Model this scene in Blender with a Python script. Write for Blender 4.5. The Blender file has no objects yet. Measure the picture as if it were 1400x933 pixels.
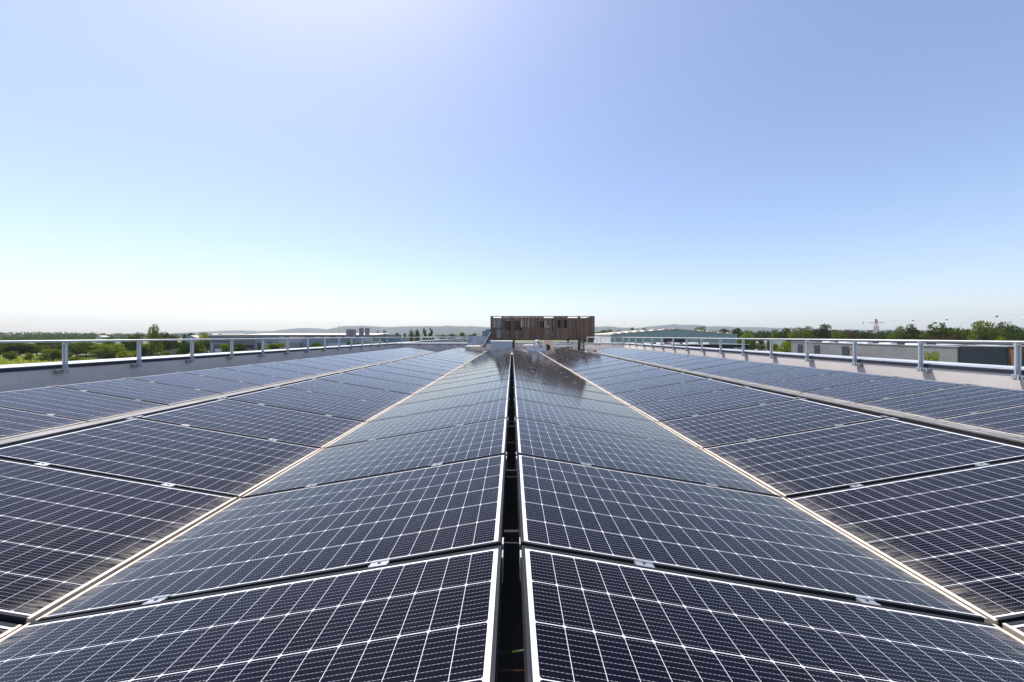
import bpy, math, random
import numpy as np
from mathutils import Vector, Matrix

scn = bpy.context.scene
COL = scn.collection
R = math.radians
F, CX, HY, CAMZ = 492.0, 700.0, 459.5, 1.25     # lens in photo pixels, photo centre, horizon row, eye height

# ------------------------------------------------------------------ camera, sky, sun, exposure
cam_d = bpy.data.cameras.new('camera'); cam = bpy.data.objects.new('camera', cam_d); COL.objects.link(cam)
cam.location = (0, 0, CAMZ); cam.rotation_euler = (R(90), 0, 0)
cam_d.sensor_width = 36; cam_d.lens = F / 1400 * 36; cam_d.shift_y = -0.005
cam_d.clip_start = 0.02; cam_d.clip_end = 60000
scn.camera = cam

SUN_AZ, SUN_EL = -39.2, 65.6                     # degrees: left of straight ahead, above the horizon
w = bpy.data.worlds.new('World'); scn.world = w; w.use_nodes = True
wn = w.node_tree.nodes; bg = wn['Background']
sky = wn.new('ShaderNodeTexSky'); sky.sky_type = 'NISHITA'; sky.sun_disc = False
sky.sun_elevation = R(SUN_EL); sky.sun_rotation = R(SUN_AZ)
sky.altitude = 100; sky.air_density = 0.91; sky.dust_density = 1.35; sky.ozone_density = 0.29
tint = wn.new('ShaderNodeVectorMath'); tint.operation = 'MULTIPLY'; tint.inputs[1].default_value = (1.0, 0.98, 1.05)   # white balance of the sky light
w.node_tree.links.new(sky.outputs[0], tint.inputs[0]); w.node_tree.links.new(tint.outputs[0], bg.inputs[0]); bg.inputs[1].default_value = 0.12
sd = bpy.data.lights.new('sun', 'SUN'); sd.energy = 4.2; sd.angle = R(0.53); sd.color = (1.0, 0.94, 0.86)
sun = bpy.data.objects.new('sun', sd); COL.objects.link(sun)
sdir = Vector((math.sin(R(SUN_AZ)) * math.cos(R(SUN_EL)), math.cos(R(SUN_AZ)) * math.cos(R(SUN_EL)), math.sin(R(SUN_EL))))
sun.rotation_euler = (-sdir).to_track_quat('-Z', 'Y').to_euler()
vs = scn.view_settings; vs.view_transform = 'Standard'; vs.look = 'None'; vs.gamma = 1; vs.use_curve_mapping = False
vs.exposure = 0.70
scn.cycles.use_denoising = True
scn.cycles.max_bounces = 8; scn.cycles.transparent_max_bounces = 16
scn.cycles.sample_clamp_indirect = 6

# ------------------------------------------------------------------ helpers
def at(px, py, Y):
    return Vector(((px - CX) / F * Y, Y, CAMZ - (py - HY) / F * Y))

def tag(o, label=None, cat=None, group=None, kind=None):
    if label: o['label'] = label
    if cat: o['category'] = cat
    if group: o['group'] = group
    if kind: o['kind'] = kind
    return o

def empty(name, loc, label=None, cat=None, group=None, rz=0):
    o = bpy.data.objects.new(name, None); COL.objects.link(o)
    o.location = loc; o.rotation_euler = (0, 0, rz); o.empty_display_size = 0.2
    return tag(o, label, cat, group)

class MB:
    def __init__(s): s.v = []; s.f = []; s.m = []; s.uv = {}; s.mats = []
    def mi(s, mat):
        if mat not in s.mats: s.mats.append(mat)
        return s.mats.index(mat)
    def face(s, pts, mat, uvs=None):
        b = len(s.v); s.v += [tuple(p) for p in pts]; s.f.append(tuple(range(b, b + len(pts)))); s.m.append(s.mi(mat))
        if uvs: s.uv[len(s.f) - 1] = uvs
    def hexa(s, p, mat):        # 8 corners: 0-3 bottom loop, 4-7 top loop
        b = len(s.v); s.v += [tuple(q) for q in p]
        for q in ((3, 2, 1, 0), (4, 5, 6, 7), (0, 1, 5, 4), (1, 2, 6, 5), (2, 3, 7, 6), (3, 0, 4, 7)):
            s.f.append(tuple(b + i for i in q)); s.m.append(s.mi(mat))
    def box(s, x0, x1, y0, y1, z0, z1, mat, M=None):
        p = [Vector(q) for q in ((x0, y0, z0), (x1, y0, z0), (x1, y1, z0), (x0, y1, z0), (x0, y0, z1), (x1, y0, z1), (x1, y1, z1), (x0, y1, z1))]
        if M is not None: p = [M @ q for q in p]
        s.hexa(p, mat)
    def tube(s, a, b, r, mat, n=8, r2=None, caps=True):
        a = Vector(a); b = Vector(b); d = (b - a).normalized(); r2 = r if r2 is None else r2
        u = d.orthogonal().normalized(); t = d.cross(u); k = len(s.v)
        for c, rr in ((a, r), (b, r2)):
            for i in range(n):
                g = 2 * math.pi * i / n; s.v.append(tuple(c + rr * (math.cos(g) * u + math.sin(g) * t)))
        for i in range(n):
            j = (i + 1) % n; s.f.append((k + i, k + j, k + n + j, k + n + i)); s.m.append(s.mi(mat))
        if caps:
            s.f.append(tuple(k + i for i in reversed(range(n)))); s.m.append(s.mi(mat))
            s.f.append(tuple(k + n + i for i in range(n))); s.m.append(s.mi(mat))
    def bar(s, a, b, w, h, mat, up=(0, 0, 1)):      # box section bar between two points
        a = Vector(a); b = Vector(b); d = (b - a).normalized(); up = Vector(up)
        sd_ = d.cross(up).normalized() * (w / 2); uu = sd_.cross(d).normalized() * (h / 2)
        s.hexa([a - sd_ - uu, a + sd_ - uu, b + sd_ - uu, b - sd_ - uu, a - sd_ + uu, a + sd_ + uu, b + sd_ + uu, b - sd_ + uu], mat)
    def mesh(s, name, smooth=False):
        me = bpy.data.meshes.new(name); me.from_pydata(s.v, [], s.f)
        for m in s.mats: me.materials.append(m)
        me.polygons.foreach_set('material_index', s.m)
        if s.uv:
            ul = me.uv_layers.new(name='UVMap')
            for fi, uvs in s.uv.items():
                for li, c in zip(me.polygons[fi].loop_indices, uvs): ul.data[li].uv = c
        if smooth: me.polygons.foreach_set('use_smooth', [True] * len(s.f))
        me.update(); return me
    def build(s, name, parent=None, loc=(0, 0, 0), smooth=False):
        return link(name, s.mesh(name, smooth), parent, loc)

def link(name, me, parent=None, loc=(0, 0, 0)):
    o = bpy.data.objects.new(name, me); COL.objects.link(o); o.location = loc
    if parent: o.parent = parent
    return o

def copy_tree(o, parent=None):
    c = o.copy(); COL.objects.link(c)
    if parent: c.parent = parent
    for ch in list(o.children): copy_tree(ch, c)
    return c

# ------------------------------------------------------------------ materials
class NT:
    def __init__(s, name):
        s.mat = bpy.data.materials.new(name); s.mat.use_nodes = True; s.t = s.mat.node_tree; s.n = s.t.nodes
        s.p = s.n['Principled BSDF']; s.out = s.n['Material Output']
    def new(s, t, **k):
        o = s.n.new(t)
        for a, v in k.items(): setattr(o, a, v)
        return o
    def ln(s, a, b): s.t.links.new(a, b)
    def m(s, op, a, b=None, c=None, clamp=False):
        o = s.n.new('ShaderNodeMath'); o.operation = op; o.use_clamp = clamp
        for i, v in enumerate((a, b, c)):
            if v is None: continue
            if isinstance(v, (int, float)): o.inputs[i].default_value = v
            else: s.ln(v, o.inputs[i])
        return o.outputs[0]
    def mix(s, f, a, b):
        o = s.n.new('ShaderNodeMix'); o.data_type = 'RGBA'
        for i, v in ((0, f), (6, a), (7, b)):
            if isinstance(v, (int, float)): o.inputs[i].default_value = v
            elif isinstance(v, tuple): o.inputs[i].default_value = (*v, 1)[:4]
            else: s.ln(v, o.inputs[i])
        return o.outputs[2]
    def noise(s, scale, detail=3, rough=0.55, vec=None, coord='Object', sc=None):
        o = s.n.new('ShaderNodeTexNoise'); o.inputs['Scale'].default_value = scale
        o.inputs['Detail'].default_value = detail; o.inputs['Roughness'].default_value = rough
        if vec is None:
            vec = s.n.new('ShaderNodeTexCoord').outputs[coord]
        if sc:
            mp = s.n.new('ShaderNodeMapping'); mp.inputs['Scale'].default_value = sc; s.ln(vec, mp.inputs[0]); vec = mp.outputs[0]
        s.ln(vec, o.inputs['Vector']); return o.outputs[0]
    def ramp(s, f, stops):
        o = s.n.new('ShaderNodeValToRGB'); e = o.color_ramp.elements
        while len(e) < len(stops): e.new(0.5)
        for q, (p_, c) in zip(e, stops): q.position = p_; q.color = (*c, 1)[:4]
        s.ln(f, o.inputs[0]); return o.outputs[0]
    def base(s, c):
        if isinstance(c, tuple): s.p.inputs['Base Color'].default_value = (*c, 1)
        else: s.ln(c, s.p.inputs['Base Color'])
    def set(s, **k):
        for a, v in k.items():
            i = s.p.inputs[a.replace('_', ' ')]
            if isinstance(v, (int, float)): i.default_value = v
            else: s.ln(v, i)
    def bump(s, h, strength, dist=0.01):
        b = s.n.new('ShaderNodeBump'); b.inputs['Strength'].default_value = strength; b.inputs['Distance'].default_value = dist
        s.ln(h, b.inputs['Height']); s.ln(b.outputs[0], s.p.inputs['Normal']); return b.outputs[0]

def mottled(name, c, var=0.18, scale=3.0, rough=0.7, metal=0.0, bump=0.0, fine=60.0, sc=None, coord='Object'):
    t = NT(name)
    n1 = t.noise(scale, 5, 0.6, coord=coord, sc=sc)
    lo = tuple(x * (1 - var) for x in c); hi = tuple(min(1, x * (1 + var)) for x in c)
    t.base(t.ramp(n1, [(0.3, lo), (0.7, hi)]))
    t.set(Roughness=rough, Metallic=metal)
    if bump: t.bump(t.noise(fine, 3, coord=coord), bump, 0.01)
    return t.mat

def ribbed(name, c, period, axis=0, rough=0.5, metal=0.0, depth=0.02):
    t = NT(name)
    g = t.new('ShaderNodeTexCoord').outputs['Object']
    sx = t.new('ShaderNodeSeparateXYZ'); t.ln(g, sx.inputs[0])
    if axis == 'xy':
        a = t.m('ADD', sx.outputs[0], sx.outputs[1])
    else: a = sx.outputs[axis]
    ph = t.m('FRACT', t.m('DIVIDE', a, period))
    tri = t.m('ABSOLUTE', t.m('SUBTRACT', ph, 0.5))
    h = t.m('MULTIPLY', t.m('SUBTRACT', tri, 0.2), 8, clamp=True)
    h.node.use_clamp = True
    n1 = t.noise(0.6, 4)
    t.base(t.ramp(n1, [(0.3, tuple(x * 0.85 for x in c)), (0.7, tuple(min(1, x * 1.12) for x in c))]))
    t.set(Roughness=rough, Metallic=metal); t.bump(h, 0.9, depth)
    return t.mat

L, W, PITCH = 1.740, 1.000, 1.020
TILT = math.asin(0.285 / L)
PU = 0.0809; U0 = 0.0265; NU = 21
PV = 0.1605; V0 = (W - 6 * PV) / 2

def panel_material():
    t = NT('solar_glass')
    uvn = t.new('ShaderNodeUVMap', uv_map='UVMap')
    sx = t.new('ShaderNodeSeparateXYZ'); t.ln(uvn.outputs[0], sx.inputs[0])
    u, v = sx.outputs[0], sx.outputs[1]
    oi = t.new('ShaderNodeObjectInfo')
    off = t.new('ShaderNodeCombineXYZ'); t.ln(t.m('MULTIPLY', oi.outputs['Random'], 71.0), off.inputs[0]); t.ln(t.m('MULTIPLY', oi.outputs['Random'], 37.0), off.inputs[1])
    va = t.new('ShaderNodeVectorMath', operation='ADD'); t.ln(uvn.outputs[0], va.inputs[0]); t.ln(off.outputs[0], va.inputs[1])
    P = va.outputs[0]
    a = t.m('DIVIDE', t.m('SUBTRACT', u, U0), PU); b = t.m('DIVIDE', t.m('SUBTRACT', v, V0), PV)
    fa = t.m('FRACT', a); fb = t.m('FRACT', b)
    du = t.m('MULTIPLY', t.m('MINIMUM', fa, t.m('SUBTRACT', 1.0, fa)), PU)
    dv = t.m('MULTIPLY', t.m('MINIMUM', fb, t.m('SUBTRACT', 1.0, fb)), PV)
    line = t.m('LESS_THAN', du, 0.00075)
    line = t.m('MAXIMUM', line, t.m('LESS_THAN', dv, 0.00115))
    line = t.m('MAXIMUM', line, t.m('LESS_THAN', t.m('ADD', du, dv), 0.0066))
    out = t.m('MAXIMUM', t.m('LESS_THAN', a, 0.0), t.m('GREATER_THAN', a, float(NU)))
    out = t.m('MAXIMUM', out, t.m('MAXIMUM', t.m('LESS_THAN', b, 0.0), t.m('GREATER_THAN', b, 6.0)))
    line = t.m('MAXIMUM', line, out)
    # busbar wires: ten per cell, running down the slope, thick at the solder pads
    fw = t.m('FRACT', t.m('MULTIPLY', b, 10.0))
    dw = t.m('MULTIPLY', t.m('ABSOLUTE', t.m('SUBTRACT', fw, 0.5)), PV / 10)
    dash = t.m('GREATER_THAN', t.m('FRACT', t.m('MULTIPLY', a, 7.0)), 0.6)
    wid = t.m('MULTIPLY_ADD', dash, 0.00035, 0.0002)
    wire = t.m('LESS_THAN', dw, wid)
    # cells: each slightly different, blue-black
    cid = t.new('ShaderNodeCombineXYZ'); t.ln(t.m('FLOOR', a), cid.inputs[0]); t.ln(t.m('FLOOR', b), cid.inputs[1]); t.ln(t.m('MULTIPLY', oi.outputs['Random'], 91), cid.inputs[2])
    wn_ = t.new('ShaderNodeTexWhiteNoise', noise_dimensions='3D'); t.ln(cid.outputs[0], wn_.inputs['Vector'])
    cell = t.mix(t.m('MULTIPLY_ADD', wn_.outputs['Value'], 0.6, t.m('MULTIPLY', oi.outputs['Random'], 0.5)), (0.0014, 0.0013, 0.0030), (0.0026, 0.0024, 0.0070))
    c = t.mix(wire, cell, (0.28, 0.29, 0.34))
    c = t.mix(line, c, (0.60, 0.61, 0.64))
    # dirt: thin film, streaks piled up at the low edge, droppings
    film = t.noise(2.2, 6, 0.65, vec=P)
    film = t.m('MULTIPLY', t.m('SUBTRACT', film, 0.42, clamp=True), 0.03)
    film = t.m('MULTIPLY', film, t.m('GREATER_THAN', film, 0.0))
    low = t.m('MULTIPLY', t.m('SUBTRACT', u, L - 0.20), 6.0, clamp=True); low.node.use_clamp = True
    streak = t.noise(1.0, 6, 0.7, vec=P, sc=(7, 42, 1))
    streak = t.m('MULTIPLY', t.m('SUBTRACT', streak, 0.40), 2.6, clamp=True)
    streak.node.use_clamp = True
    edge = t.m('MULTIPLY', t.m('MULTIPLY', low, low), streak)
    vor = t.new('ShaderNodeTexVoronoi', feature='F1'); vor.inputs['Scale'].default_value = 5.5; t.ln(P, vor.inputs['Vector'])
    vr = t.new('ShaderNodeSeparateColor'); t.ln(vor.outputs['Color'], vr.inputs[0])
    spot = t.m('LESS_THAN', vor.outputs['Distance'], t.m('MULTIPLY', t.m('POWER', vr.outputs[0], 8.0), 0.045))
    dirt = t.m('MAXIMUM', t.m('MULTIPLY', edge, 0.55), t.m('MAXIMUM', film, t.m('MULTIPLY', spot, 0.75)), clamp=True)
    c = t.mix(dirt, c, (0.42, 0.37, 0.31))
    t.base(c)
    t.set(Roughness=0.5, IOR=1.5, Coat_Weight=1.0, Coat_IOR=1.22)
    t.p.inputs['Specular IOR Level'].default_value = 0.0
    t.ln(t.m('MULTIPLY_ADD', dirt, 0.3, t.m('MULTIPLY_ADD', t.noise(9, 3, vec=P), 0.06, 0.035)), t.p.inputs['Coat Roughness'])
    # faint waviness of solar glass
    bp = t.new('ShaderNodeBump'); bp.inputs['Strength'].default_value = 0.06; bp.inputs['Distance'].default_value = 0.004
    t.ln(t.noise(210.0, 2, 0.6, vec=P), bp.inputs['Height']); t.ln(bp.outputs[0], t.p.inputs['Coat Normal'])
    return t.mat

M = {}
M['glass'] = panel_material()
M['frame'] = mottled('black_anodised_frame', (0.035, 0.037, 0.042), 0.2, 4, 0.65, 0.0); M['frame'].node_tree.nodes['Principled BSDF'].inputs['Specular IOR Level'].default_value = 0.02
M['frame_dusty'] = mottled('dusty_frame_edge', (0.66, 0.56, 0.45), 0.22, 9, 0.7, 0.0, sc=(1, 1, 1))
M['backsheet'] = mottled('white_backsheet', (0.70, 0.70, 0.70), 0.05, 4, 0.5)
M['alu'] = mottled('bare_aluminium', (0.48, 0.49, 0.50), 0.08, 5, 0.38, 0.75)
M['alu_rail'] = mottled('anodised_aluminium', (0.56, 0.57, 0.59), 0.12, 5, 0.45, 0.25)
M['alu_cap'] = mottled('aluminium_coping', (0.42, 0.44, 0.48), 0.14, 1.5, 0.5, 0.2)
M['steel_dark'] = mottled('dark_bolt_steel', (0.10, 0.10, 0.11), 0.2, 20, 0.45, 0.7)
M['galv'] = mottled('galvanised_steel', (0.33, 0.33, 0.335), 0.22, 6, 0.6, 0.1)
def render_mat():
    t = NT('rough_render'); n1 = t.noise(1.2, 5, 0.6); n2 = t.noise(1.0, 4, 0.6, sc=(5, 5, 0.35))
    c = t.ramp(n1, [(0.3, (0.645, 0.575, 0.53)), (0.7, (0.75, 0.675, 0.62))])
    f = t.m('MULTIPLY', t.m('SUBTRACT', n2, 0.56), 4, clamp=True); f.node.use_clamp = True
    c = t.mix(t.m('MULTIPLY', f, 0.35), c, (0.42, 0.38, 0.35)); t.base(c); t.set(Roughness=0.9); t.bump(t.noise(70, 3), 0.5, 0.01); return t.mat
M['render'] = render_mat()
M['plain_render'] = mottled('rough_render', (0.70, 0.625, 0.575), 0.08, 1.2, 0.9, 0, 0.5, 70)
M['deck'] = mottled('roof_membrane', (0.04, 0.04, 0.042), 0.25, 0.8, 0.9, 0, 0.3, 40)
M['deck_light'] = mottled('pale_roof_deck', (0.55, 0.50, 0.44), 0.25, 1.5, 0.9, 0, 0.5, 30)
M['wood'] = None
def wood(nm, k):
    t = NT(nm); K = lambda c: tuple(x * k for x in c)
    n1 = t.noise(1.0, 5, 0.6, sc=(7.0, 7.0, 0.5)); n2 = t.noise(1.0, 3, 0.6, sc=(60, 60, 3))
    c = t.ramp(t.m('MULTIPLY_ADD', n2, 0.3, t.m('MULTIPLY', n1, 0.75)), [(0.36, K((0.10, 0.066, 0.050))), (0.52, K((0.19, 0.122, 0.09))), (0.7, K((0.29, 0.20, 0.155)))])
    t.base(c); t.set(Roughness=0.8); return t.mat
M['wood'] = wood('weathered_brown_slats', 0.66)
M['wood_dark'] = wood('darker_weathered_slats', 0.50)
M['wood_pale'] = wood('greyed_weathered_slats', 0.85)
M['dark_metal'] = mottled('dark_painted_steel', (0.045, 0.045, 0.05), 0.2, 3, 0.5, 0.2)
M['black'] = mottled('black_rubber_and_shade', (0.012, 0.012, 0.013), 0.3, 3, 0.6)
M['blue_grey'] = mottled('blue_grey_sheet', (0.22, 0.28, 0.36), 0.15, 1.5, 0.45, 0.2)
M['pale_blue'] = mottled('pale_blue_sheet', (0.42, 0.46, 0.54), 0.1, 2, 0.5, 0.1)
M['beige'] = mottled('beige_casing', (0.48, 0.40, 0.33), 0.1, 2, 0.6)
M['white'] = mottled('white_paint', (0.74, 0.75, 0.76), 0.06, 2, 0.5)
M['white_rib'] = ribbed('white_corrugated_sheet', (0.62, 0.65, 0.68), 0.22, 0, 0.5, 0.1, 0.05)
M['concrete'] = mottled('concrete', (0.38, 0.35, 0.32), 0.2, 2, 0.9)
M['red'] = mottled('red_paint', (0.36, 0.04, 0.03), 0.15, 3, 0.5)
M['blue'] = mottled('blue_plastic', (0.03, 0.06, 0.32), 0.15, 3, 0.5)
M['green_wire'] = mottled('green_cable_sheath', (0.015, 0.035, 0.007), 0.1, 3, 0.5)
M['red_wire'] = mottled('red_cable_sheath', (0.035, 0.007, 0.006), 0.1, 3, 0.5)
M['teal'] = ribbed('teal_cladding', (0.29, 0.38, 0.42), 0.6, 0, 0.6, 0, 0.05)
M['white_clad'] = ribbed('white_cladding', (0.55, 0.55, 0.57), 0.9, 1, 0.6, 0, 0.05)
M['grey_clad'] = ribbed('light_grey_cladding', (0.235, 0.23, 0.25), 0.4, 1, 0.5, 0.2, 0.09)
M['dark_clad'] = ribbed('anthracite_cladding', (0.06, 0.062, 0.09), 0.4, 'xy', 0.5, 0.1, 0.04)
M['slate_clad'] = ribbed('slate_grey_cladding', (0.13, 0.135, 0.155), 0.8, 0, 0.6, 0.0, 0.05)
M['blue_clad'] = ribbed('blue_grey_cladding', (0.21, 0.26, 0.34), 0.8, 0, 0.6, 0.0, 0.05)
M['navy'] = mottled('dark_navy_door', (0.03, 0.035, 0.05), 0.2, 1, 0.5)
M['roof_cream'] = mottled('cream_roofing', (0.58, 0.50, 0.43), 0.15, 0.2, 0.8)  # cream tone of the roofing itself
M['roof_grey'] = mottled('grey_roofing', (0.24, 0.23, 0.24), 0.2, 0.2, 0.8)
M['roof_dark'] = mottled('black_roofing', (0.02, 0.02, 0.022), 0.3, 0.3, 0.8)
M['window'] = mottled('dark_window_glass', (0.03, 0.035, 0.045), 0.3, 0.8, 0.12)
M['brown_clad'] = ribbed('brown_timber_cladding', (0.17, 0.085, 0.045), 0.25, 2, 0.8, 0, 0.02)
M['silo'] = mottled('grey_silo_concrete', (0.22, 0.22, 0.25), 0.15, 0.5, 0.85)
M['netting'] = mottled('dark_green_netting', (0.015, 0.07, 0.05), 0.25, 1.5, 0.8)
M['bark'] = mottled('grey_brown_bark', (0.10, 0.075, 0.055), 0.3, 6, 0.9)

def leaf_mat(name, lo, hi, scale=9):
    t = NT(name)
    n = t.noise(scale, 4, 0.7); n2 = t.noise(1.2, 2, 0.5)
    oi = t.new('ShaderNodeObjectInfo')
    f = t.m('ADD', t.m('MULTIPLY_ADD', n, 0.9, t.m('MULTIPLY', n2, 0.2)), t.m('MULTIPLY_ADD', oi.outputs['Random'], 0.3, -0.22))
    mid = tuple((a + b) / 2 * 0.9 for a, b in zip(lo, hi))
    c = t.ramp(f, [(0.22, lo), (0.48, mid), (0.75, hi)])
    t.base(c); t.set(Roughness=0.6); t.p.inputs['Specular IOR Level'].default_value = 0.0
    tr = t.new('ShaderNodeBsdfTranslucent'); hs = t.new('ShaderNodeHueSaturation'); hs.inputs['Saturation'].default_value = 1.15; hs.inputs['Value'].default_value = 1.2
    t.ln(c, hs.inputs['Color']); t.ln(hs.outputs[0], tr.inputs[0])
    mx = t.new('ShaderNodeMixShader'); mx.inputs[0].default_value = 0.36
    t.ln(t.p.outputs[0], mx.inputs[1]); t.ln(tr.outputs[0], mx.inputs[2]); t.ln(mx.outputs[0], t.out.inputs[0])
    return t.mat
M['leaf_mid'] = leaf_mat('mid_green_leaves', (0.020, 0.042, 0.007), (0.24, 0.30, 0.045))
M['leaf_dark'] = leaf_mat('dark_green_leaves', (0.009, 0.020, 0.007), (0.10, 0.14, 0.03))
M['leaf_lime'] = leaf_mat('yellow_green_leaves', (0.07, 0.105, 0.012), (0.31, 0.35, 0.04))
M['leaf_olive'] = leaf_mat('olive_green_leaves', (0.025, 0.037, 0.013), (0.10, 0.115, 0.04))
M['leaf_brown'] = leaf_mat('brown_red_leaves', (0.04, 0.025, 0.018), (0.12, 0.075, 0.04))

def ground_mat():
    t = NT('meadow_ground')
    n1 = t.noise(0.018, 6, 0.65); n2 = t.noise(0.35, 5, 0.7); n3 = t.noise(0.0025, 3, 0.5)
    g = t.ramp(n2, [(0.3, (0.04, 0.062, 0.012)), (0.5, (0.10, 0.13, 0.025)), (0.68, (0.19, 0.20, 0.05))])
    d = t.ramp(n2, [(0.3, (0.10, 0.09, 0.04)), (0.7, (0.20, 0.17, 0.08))])
    f = t.m('MULTIPLY', t.m('SUBTRACT', n1, 0.52), 6, clamp=True); f.node.use_clamp = True
    c = t.mix(f, g, d)
    f2 = t.m('MULTIPLY', t.m('SUBTRACT', n3, 0.5), 8, clamp=True); f2.node.use_clamp = True
    c = t.mix(t.m('MULTIPLY', f2, 0.5), c, (0.20, 0.20, 0.10))
    t.base(c); t.set(Roughness=0.95); t.bump(n2, 0.6, 0.3); return t.mat
M['ground'] = ground_mat()
def hill_mat():
    t = NT('wooded_hillside')
    t.base(t.ramp(t.noise(0.004, 6, 0.6), [(0.35, (0.014, 0.026, 0.020)), (0.65, (0.04, 0.05, 0.035))])); t.set(Roughness=0.95); return t.mat
M['hill'] = hill_mat()

# ------------------------------------------------------------------ terrain
GZ = -9.0
g = MB(); g.box(-9000, 9000, -400, 8800, GZ - 0.5, GZ, M['ground']); tag(g.build('ground'), kind='structure')

def hills(name, prof, D0, D1, px0, px1, seed):
    rs = np.random.RandomState(seed); nx, ny = 140, 14; m = MB()
    pxs = np.linspace(px0, px1, nx); top = np.interp(pxs, [p[0] for p in prof], [p[1] for p in prof])
    top = top + np.interp(pxs, np.linspace(px0, px1, 60), rs.uniform(-0.35, 0.35, 60))
    V = []
    for j in range(ny):
        fy = j / (ny - 1); Y = D0 + (D1 - D0) * fy; ridge = math.sin(math.pi * min(1, fy / 0.9)) ** 0.8 if fy < 0.9 else 0
        for i in range(nx):
            Dm = D0 + (D1 - D0) * 0.45
            h = CAMZ + (HY - top[i]) / F * Dm - GZ
            e = min(1, i / 6, (nx - 1 - i) / 6)
            V.append(((pxs[i] - CX) / F * Dm + rs.uniform(-20, 20), Y + rs.uniform(-40, 40), GZ - 3 + max(0, h * e * ridge) * (1 + (rs.uniform(-.06, .06) if 0.1 < fy < 0.4 else 0))))
    fs = [(j * nx + i, j * nx + i + 1, (j + 1) * nx + i + 1, (j + 1) * nx + i) for j in range(ny - 1) for i in range(nx - 1)]
    me = bpy.data.meshes.new(name); me.from_pydata(V, [], fs); me.materials.append(M['hill'])
    me.polygons.foreach_set('use_smooth', [True] * len(fs)); tag(link(name, me), kind='structure')
hills('hills', [(150, 457.5), (240, 456.5), (300, 453.5), (330, 452), (360, 453), (400, 452), (415, 449.5), (427, 448), (440, 450), (455, 451), (470, 448), (487, 445.5), (505, 446), (530, 447.5), (560, 446.5), (590, 446), (630, 446), (660, 447), (700, 448.5), (760, 449), (812, 446.5), (830, 446.5), (850, 448), (870, 449), (885, 446.5), (900, 445), (915, 444), (935, 444), (955, 445.6), (975, 446.6), (1000, 447), (1040, 448), (1080, 449.5), (1150, 451), (1250, 451.5), (1400, 450), (1500, 451)], 5600, 8200, 150, 1550, 4)

# ------------------------------------------------------------------ haze
hz = MB(); hz.box(-8990, 8990, -390, 8790, GZ - 1.2, 330, None)
hm = bpy.data.materials.new('thin_blue_haze'); hm.use_nodes = True; hn = hm.node_tree.nodes; hn.clear()
ho = hn.new('ShaderNodeOutputMaterial'); hv = hn.new('ShaderNodeVolumePrincipled')
hv.inputs['Color'].default_value = (0.84, 0.93, 1.0, 1); hv.inputs['Density'].default_value = 0.7e-4; hv.inputs['Anisotropy'].default_value = 0.1
hm.node_tree.links.new(hv.outputs[0], ho.inputs['Volume'])
hz.mats = [hm]; tag(hz.build('haze'), kind='stuff')

# ------------------------------------------------------------------ our roof
RZ = 0.49                                          # ridge height of the panel rows above the deck
XL, XR, YB = -9.39, 8.88, 29.0                     # guardrail lines and the cross parapet
d = MB(); d.box(XL - 0.3, XR + 0.3, -4, 75, -0.4, 0.0, M['deck']); tag(d.build('roof_deck'), kind='structure')

CAPZ, RAILZ, CAPW = 0.655, 1.14, 0.34

def parapet(a, b, inward, label, zc=CAPZ):
    """rendered wall with a metal coping; a, b are points of its inner face, inward the unit vector to the roof side"""
    a = Vector((*a, 0)); b = Vector((*b, 0)); n = Vector((*inward, 0)); d_ = (b - a).normalized()
    o = empty('parapet_wall', (a.x, a.y, 0), label, 'parapet wall')
    m = MB(); t = 0.28
    def q(p, k, z): r = p - a - n * k; return Vector((r.x, r.y, z))
    low = -8.9 if zc == CAPZ and abs(d_.y) > .5 else 0.004
    m.hexa([q(a, 0, low), q(b, 0, low), q(b, t, low), q(a, t, low), q(a, 0, zc - .03), q(b, 0, zc - .03), q(b, t, zc - .03), q(a, t, zc - .03)], M['render'])
    m.build('wall', o)
    c = MB(); e = 0.014
    Lg = (b - a).length; ns = max(1, round(Lg / 3.0))
    for i in range(ns):                            # folded coping in three-metre lengths, falling inward
        p0 = a + d_ * (Lg * i / ns + 0.004); p1 = a + d_ * (Lg * (i + 1) / ns - 0.004)
        c.hexa([q(p0, -e, zc - .012), q(p1, -e, zc - .012), q(p1, t + e, zc + .026), q(p0, t + e, zc + .026), q(p0, -e, zc), q(p1, -e, zc), q(p1, t + e, zc + .04), q(p0, t + e, zc + .04)], M['alu_cap'])
        c.hexa([q(p0, -e, zc - .085), q(p1, -e, zc - .085), q(p1, -e + .012, zc - .085), q(p0, -e + .012, zc - .085), q(p0, -e, zc - .0125), q(p1, -e, zc - .0125), q(p1, -e + .012, zc - .0125), q(p0, -e + .012, zc - .0125)], M['fascia'])
        c.hexa([q(p0, t + e - .012, zc - .07), q(p1, t + e - .012, zc - .07), q(p1, t + e, zc - .07), q(p0, t + e, zc - .07), q(p0, t + e - .012, zc + .025), q(p1, t + e - .012, zc + .025), q(p1, t + e, zc + .025), q(p0, t + e, zc + .025)], M['alu_cap'])
    c.build('coping', o)
    return o
M['fascia'] = mottled('shaded_blue_grey_drip_edge', (0.022, 0.028, 0.042), 0.12, 2, 0.55, 0.0)  # inner lip of the coping, its shade put into the dark colour

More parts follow.
